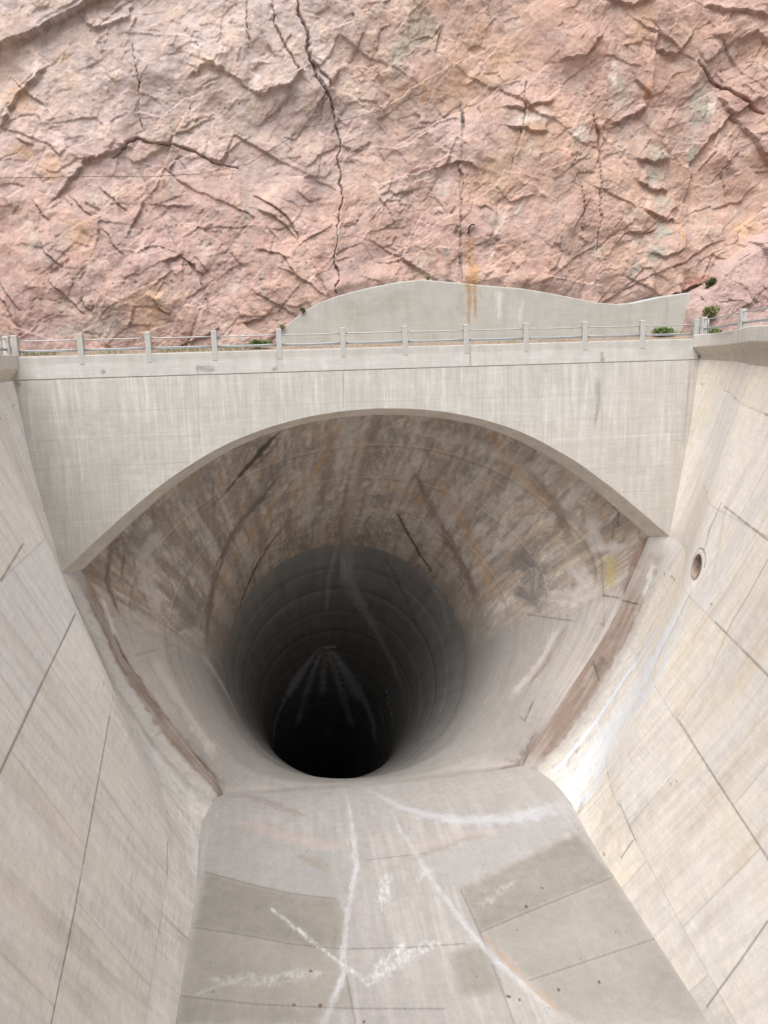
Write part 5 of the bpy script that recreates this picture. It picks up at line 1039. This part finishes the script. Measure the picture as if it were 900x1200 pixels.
for dp, pts in CRACKS:
    jx = (fbm(np.stack([x * .9, z * .9, z * 0], -1), 4, 12) - .5) * .8
    d, sgn, par, w = seg_d(x + jx, z, [tuple(p) for p in pts]); w = np.maximum(w * .45, .024)
    g = np.exp(-(d / w) ** 2); H -= (.4 if dp != .35 else .22) * dp * g; crk = np.maximum(crk, g * (1 if dp != .35 else .5))
    H += np.where(sgn > 0, .14, -.05) * np.exp(-d / .7) * np.clip(np.sin(np.pi * par) * 2, 0, 1)
# keep the face behind the retaining wall, and let it hang slightly over its top
top = np.interp(x, tp[:, 0], tp[:, 1], left=-2, right=-2)
lean = .12 * z
over = np.where((x > -4.6) & (x < 20.7), con(z, top - .3, top + .25), 1.0)
yy = CV + lean - H
behind = RV + 1.0
yy = np.where(over < .5, np.maximum(yy, behind), np.maximum(yy, RV - .25 - .6 * con(z, top + .3, top + 3)))
lip = np.exp(-((z - top - .55) / .5) ** 2) * ((x > -3.5) & (x < 20.5)) * .3 * con(fbm(np.stack([x * .6, x * 0, x * 0], -1), 2, 3), .4, .6)
yy = np.where(over >= .5, np.maximum(yy - lip, RV - .45), yy)
yy = np.where(over < .5, yy, np.where(z < top + .25, np.maximum(yy, RV + .12), yy))
yy = np.where((x < -4.6), np.maximum(yy, 7.9), yy)
yy = np.where(z > 21.5, yy + (z - 21.5) * .5, yy)
Pc = np.stack([x, CV + .12 * z, z], -1)          # flat reference for the stain masks
n1, n2, n3 = fbm(Pc * .12, 4, 451), fbm(Pc * .6, 4, 452), fbm(Pc * 2.4, 4, 453)
c = np.array([.435, .29, .25]) * np.ones((len(x), 1))
pale = (con(z + (n2 - .5) * 10, 7, 14) * con(x, 12, -2) * .95)[:, None]; c = c * (1 - pale) + np.array([.50, .405, .375]) * pale
oran = (con(x + (n2 - .5) * 8, -2, 8) * con(n1, .35, .6) * .8)[:, None]; c = c * (1 - oran) + np.array([.495, .335, .255]) * oran
tan = (con(n2, .54, .70) * .25)[:, None]; c = c * (1 - tan) + np.array([.47, .33, .225]) * tan
dkp = (con(x, -3, -12) * con(z, 10, 4) * .45)[:, None]; c = c * (1 - dkp) + np.array([.365, .25, .225]) * dkp
mau = (con(n1, .50, .62) * con(z, 13, 5) * .5)[:, None]; c = c * (1 - mau) + np.array([.40, .265, .25]) * mau
crm = (con(fbm(Pc * .45 + 30, 5, 455, .65), .56, .66) * .55)[:, None]; c = c * (1 - crm) + np.array([.53, .43, .36]) * crm
gry = (con(fbm(Pc * .38 + 70, 5, 456, .65), .58, .68) * .45)[:, None]; c = c * (1 - gry) + np.array([.33, .265, .24]) * gry
topr = (con(z, 15, 20) * con(x, 0, 10) * .5)[:, None]; c = c * (1 - topr) + np.array([.42, .29, .245]) * topr
for k, a in ((1, .06), (2, .10), (3, .10)): c *= (1 + a * (ids[k][2] - .5) * 2)[:, None] * (1 + np.outer(ids[k][0] - .5, np.array([.04, 0, -.05])))
c *= (.84 + .32 * n3)[:, None]
c *= (1 - .14 * con(fbm(np.stack([x * 1.4, z * .10, z * 0], -1), 4, 460), .56, .72) )[:, None]
paint(Pc, c, [(c_, min(1, a_ * (1.3 if c_ in ('sg', 'wf', 'oc', 'ru') else 1)), s_, p_) for c_, a_, s_, p_ in FEAT['CL']], .045, 470)
k = (crk * .6)[:, None]; c = c * (1 - k) + np.array([.15, .10, .08]) * k
P = np.stack([x, yy, z], -1)
me = np_mesh('cliff', P, grid_faces(len(xs), len(zs), False), c); tag(link('cliff', me, M['rock'], None, False), kind='structure')
# lower rock shoulder to the right, in front of the main face
ox = np.array(OUTC)[:, 0]; oz = np.array(OUTC)[:, 1]
xs = np.concatenate([np.linspace(19.7, 28, 230), np.linspace(28.5, 60, 60)]); tps = np.interp(xs, ox, oz, right=None); tps = np.where(xs > ox[-1], oz[-1] + (xs - ox[-1]) * .55, tps); tps = np.minimum(tps, 14)
hh = np.linspace(0, 1, 190); X = np.repeat(xs[:, None], 190, 1); Z = -.4 + hh[None] * (tps[:, None] + .4 + 0 * X)
x, z = X.ravel(), Z.ravel(); H, ids, rough = rock_relief(x * 1.3, z * 1.3, 600, .85)
back = np.repeat(hh[None], len(xs), 0).ravel()
yy = 6.6 + .25 * z - H * .9 + 3.2 * con(back, .82, 1.0) ** 2 + 2.2 * con(x, 20.8, 19.7) ** 2
n1, n2 = fbm(np.stack([x, z, z * 0], -1) * .5, 4, 610), fbm(np.stack([x, z, z * 0], -1) * 2, 4, 611)
c = np.array([.405, .285, .262]) * (.75 + .5 * n2)[:, None]; k = (con(n1, .5, .68) * .4)[:, None]; c = c * (1 - k) + np.array([.40, .24, .19]) * k
c *= (1 + .2 * (ids[2][2] - .5))[:, None]
tag(link('rock_outcrop', np_mesh('rock_outcrop', np.stack([x, yy, z], -1), grid_faces(len(xs), 190, False), c), M['rock'], None, False), kind='structure')
def outcrop_y(px, pz):
    i = int(np.argmin((x - px) ** 2 + (z - pz) ** 2)); return float(yy[i])

# ---------------------------------------------------------------- railings
POSTZ = 1.0
def post_mesh(hz, low):
    mb = MB(); mb.box((0, 0, (hz + low) / 2), (.265, .26, hz - low), 0, .025); me = bpy.data.meshes.new('post'); me.from_pydata(mb.v, [], mb.f); me.update(); me.materials.append(M['post']); return me
def railing(pts, label, hz, low, lift=0.0):
    """pts: post positions (x, y, z of the parapet top)"""
    root = empty('railing', pts[len(pts) // 2]); tag(root, label, 'railing')
    pm = post_mesh(hz, low)
    for p in pts:
        po = bpy.data.objects.new('post', pm); COL.objects.link(po); po.location = p; put(po, root)
    for nm, h_, r_, mt in (('top_rail', .72, .029, 'rail'), ('lower_rail', .28, .034, 'rail2')):
        mb = MB()
        for a, b in zip(pts[:-1], pts[1:]):
            q = [(a[0] + (b[0] - a[0]) * t, a[1] + (b[1] - a[1]) * t, a[2] + (b[2] - a[2]) * t + h_ - .015 * math.sin(math.pi * t) * random.uniform(.3, 1.6)) for t in np.linspace(0, 1, 6)]
            mb.tube(q, r_, 8)
        put(mb.build(nm, M[mt], None, True), root)
    mb = MB()
    for a, b in zip(pts[:-1], pts[1:]):
        q = [(a[0] + (b[0] - a[0]) * t, a[1] + (b[1] - a[1]) * t + .10, a[2] + (b[2] - a[2]) * t + .215) for t in np.linspace(0, 1, 4)]
        mb.tube(q, .022, 6)
    put(mb.build('bottom_cable', M['rail2'], None, True), root)
    return root
px = [-16.78 + 3.05 * k for k in range(12)]; px[0] = -16.62; px[-1] = 16.62
railing([(a, .115, .0) for a in px], 'long railing of concrete posts and two pipes along the headwall top', 1.0, -.42)
def side_rail(side, label):
    vs = [-6.1 * k - (6.1 if side > 0 else 3.6) for k in range(0, 7)]
    ov = .40 if side > 0 else .27
    pts = [(edge(side, v) + side * (-ov + .16), v, ztop(side, v)) for v in vs]
    v0 = -.55; pts = [(edge(side, v0) + side * (-ov + .22), v0, ztop(side, v0))] + pts
    root = railing(pts, label, .86, -.02)
    mb = MB(); q = pts[0]
    for dv in (.0,): mb.tube([(q[0] + side * .28, q[1] + .05, q[2]), (q[0] + side * .28, q[1] + .05, q[2] + .74)], .035)
    put(mb.build('stanchion', M['rail2'], None, True), root)
side_rail(-1, 'short end of railing on the coping of the left side wall')
side_rail(1, 'railing turning the corner onto the coping of the right side wall')

# ---------------------------------------------------------------- plants
def leaves(mb, c, rad, n, size, up=.4):
    for _ in range(n):
        d = Vector((random.gauss(0, 1), random.gauss(0, 1), random.gauss(0, 1))).normalized() * random.random() ** .45
        p = Vector(c) + Vector((d.x * rad[0], d.y * rad[1], d.z * rad[2]))
        t = (Vector((random.gauss(0, 1), random.gauss(0, 1), random.gauss(0, 1) + up)) + d * .8).normalized(); s_ = t.cross(Vector((random.random() - .5, random.random() - .5, random.random()))).normalized()
        L = size * random.uniform(.6, 1.4); w = L * .28
        mb.add([p, p + t * L * .5 + s_ * w, p + t * L, p + t * L * .5 - s_ * w], [(0, 1, 2, 3)])
def bush(name, label, cat, loc, rad, n, size, leaf, clumps=5, group=None):
    root = empty(name, loc); tag(root, label, cat, 'weeds along the road and retaining wall' if cat == 'weed' else 'shrubs on the rock slope')
    mb = MB()
    for k in range(clumps):
        a = random.uniform(0, 6.28); r_ = random.uniform(.2, .65)
        leaves(mb, (loc[0] + math.cos(a) * r_ * rad[0], loc[1] + math.sin(a) * r_ * rad[1], loc[2] + rad[2] * random.uniform(.5, 1.2)), [v * random.uniform(.4, .65) for v in rad], n // clumps, size)
    put(mb.build('foliage', M[leaf]), root)
    mb = MB()
    for k in range(7):
        a = random.uniform(0, 6.28); mb.tube([(loc[0], loc[1], loc[2] - .1), (loc[0] + math.cos(a) * rad[0] * .35, loc[1] + math.sin(a) * rad[1] * .35, loc[2] + rad[2] * .6), (loc[0] + math.cos(a) * rad[0] * .7, loc[1] + math.sin(a) * rad[1] * .7, loc[2] + rad[2] * 1.3)], [.025, .015, .006], 5)
    put(mb.build('stem', M['stem']), root)
    return root
bz = 1.15; bush('shrub', 'olive green rounded shrub on the pink rock slope right of the retaining wall', 'shrub', (21.0, outcrop_y(21.0, bz) - .25, bz), (.50, .40, .38), 1500, .13, 'leaf', 9)
bz = 3.3; bush('shrub', 'dry grey tuft in the cleft above the rock slope at right', 'shrub', (21.55, outcrop_y(21.55, 3.0) - .15, 2.9), (.42, .3, .42), 420, .13, 'dry', 5)
bush('weed', 'bright green weed behind the railing left of the retaining wall', 'weed', (-5.7, 7.2, .10), (.62, .3, .26), 900, .12, 'grass', 6)
bush('weed', 'wide bright green weed behind the railing below the right end of retaining wall', 'weed', (18.2, 7.0, .25), (.95, .35, .24), 1200, .13, 'grass', 7)
bush('weed', 'low green weed at the foot of the pink rock slope past the right corner', 'weed', (20.6, 6.0, .2), (1.2, .35, .22), 1200, .13, 'grass', 7)
bush('weed', 'tiny dark weed growing on the highest point of the retaining wall top', 'weed', (4.25, RV + .25, 3.72), (.2, .12, .12), 200, .07, 'grass', 3)
for k, (lx, lz) in enumerate(((-3.1, 2.05), (-4.35, 1.1))):
    bush('weed', ('small grey weed above the sloping left end of the retaining wall', 'small green weed at the foot of the left end of the retaining wall')[k], 'weed', (lx, RV - .1, lz), (.22, .15, .16), 200, .08, 'dry' if k == 0 else 'grass', 3)
mb = MB()
for _ in range(5200):
    gx = random.choice((random.uniform(-22, -4.5), random.uniform(-22, -4.5), random.uniform(-4.5, 21)))
    gy = random.uniform(6.8, 7.85); gz = -.25 + .42 * min(1, max(0, (gy - 5.4) / 2.8)) - .02 + .3 * min(1, max(0, (gx - 14) / 5))
    if math.sin(gx * 1.7) + math.sin(gx * .63 + 1) + random.gauss(0, .8) < .2: continue
    a = random.uniform(0, 6.28); L = random.uniform(.08, .26) * (1 if gx < -4 else .55); lx, ly = math.cos(a) * L * .4, math.sin(a) * L * .4
    mb.add([(gx - .012, gy, gz), (gx + .012, gy, gz), (gx + lx, gy + ly, gz + L)], [(0, 1, 2)])
tag(mb.build('grass', M['dry']), kind='stuff')

# ---------------------------------------------------------------- cable and bent rod on the cliff face
def cliff_y(px_, pz_):
    i = int(np.argmin((P[:, 0] - px_) ** 2 + (P[:, 2] - pz_) ** 2)); return float(P[i, 1])
mb = MB(); pts = resample(np.array(CABLE), 90)
ys = np.array([cliff_y(p[0], p[2]) for p in pts]); ys = np.array([ys[max(0, i - 4):i + 5].min() for i in range(len(ys))]) - .04
mb.tube([(p[0], y_, p[2]) for p, y_ in zip(pts, smooth(ys[:, None], 12)[:, 0])], .014, 6)
tag(mb.build('cable', M['stem'], None, True), 'thin dark cable strung across the pink cliff face on the left', 'cable')
mb = MB(); y0 = cliff_y(ROD[1][0], ROD[1][2]); mb.tube([(p[0], y0 - .12 + (0.15 if i in (0, 3) else 0), p[2]) for i, p in enumerate(resample(np.array(ROD), 8))], .045, 6)
tag(mb.build('bent_rod', M['iron'], None, True), 'short black hooked rod sticking out of the cliff above the orange stain', 'rod')

# ---------------------------------------------------------------- light, sky, camera
SUN_EL, SUN_AZ = math.radians(64), math.radians(-28)     # azimuth measured from behind the camera towards the left
sd = Vector((math.sin(SUN_AZ) * math.cos(SUN_EL), -math.cos(SUN_AZ) * math.cos(SUN_EL), math.sin(SUN_EL)))
ld = bpy.data.lights.new('sun', 'SUN'); ld.energy = 4.6; ld.angle = math.radians(50); ld.color = (1, .982, .957)
lo_ = bpy.data.objects.new('sun', ld); COL.objects.link(lo_); lo_.rotation_euler = sd.to_track_quat('Z', 'Y').to_euler()
w = bpy.data.worlds.new('World'); scene.world = w; w.use_nodes = True; nt = w.node_tree
sky = nt.nodes.new('ShaderNodeTexSky'); sky.sky_type = 'NISHITA'; sky.sun_disc = False; sky.sun_elevation = SUN_EL; sky.sun_rotation = math.atan2(sd.x, sd.y); sky.dust_density = 3.0; sky.air_density = 1.0
hs_ = nt.nodes.new('ShaderNodeHueSaturation'); hs_.inputs['Saturation'].default_value = .35; nt.links.new(sky.outputs[0], hs_.inputs['Color'])
bg = nt.nodes['Background']; nt.links.new(hs_.outputs[0], bg.inputs['Color']); bg.inputs['Strength'].default_value = .15
CAM = dict(yaw=math.radians(7.4), pitch=math.radians(12.1), roll=math.radians(1.5), loc=(-4.85, -39.26, .30), f=934.0)
fw = Vector((math.sin(CAM['yaw']) * math.cos(CAM['pitch']), math.cos(CAM['yaw']) * math.cos(CAM['pitch']), -math.sin(CAM['pitch'])))
r = Vector((math.cos(CAM['yaw']), -math.sin(CAM['yaw']), 0)); u = r.cross(fw)
cr_, sr_ = math.cos(CAM['roll']), math.sin(CAM['roll']); r2 = r * cr_ - u * sr_; u2 = u * cr_ + r * sr_
cd = bpy.data.cameras.new('camera'); cam = bpy.data.objects.new('camera', cd); COL.objects.link(cam)
cam.matrix_world = Matrix(((r2.x, u2.x, -fw.x, CAM['loc'][0]), (r2.y, u2.y, -fw.y, CAM['loc'][1]), (r2.z, u2.z, -fw.z, CAM['loc'][2]), (0, 0, 0, 1)))
cd.sensor_fit = 'VERTICAL'; cd.sensor_height = 24; cd.lens = CAM['f'] / 1200 * 24; cd.clip_start = .1; cd.clip_end = 8000
scene.camera = cam
scene.view_settings.view_transform = 'Standard'; scene.view_settings.look = 'None'; scene.view_settings.exposure = 0; scene.view_settings.gamma = 1
scene.cycles.use_denoising = True; scene.cycles.use_adaptive_sampling = True; scene.cycles.adaptive_threshold = .02; scene.cycles.max_bounces = 8; scene.cycles.diffuse_bounces = 6
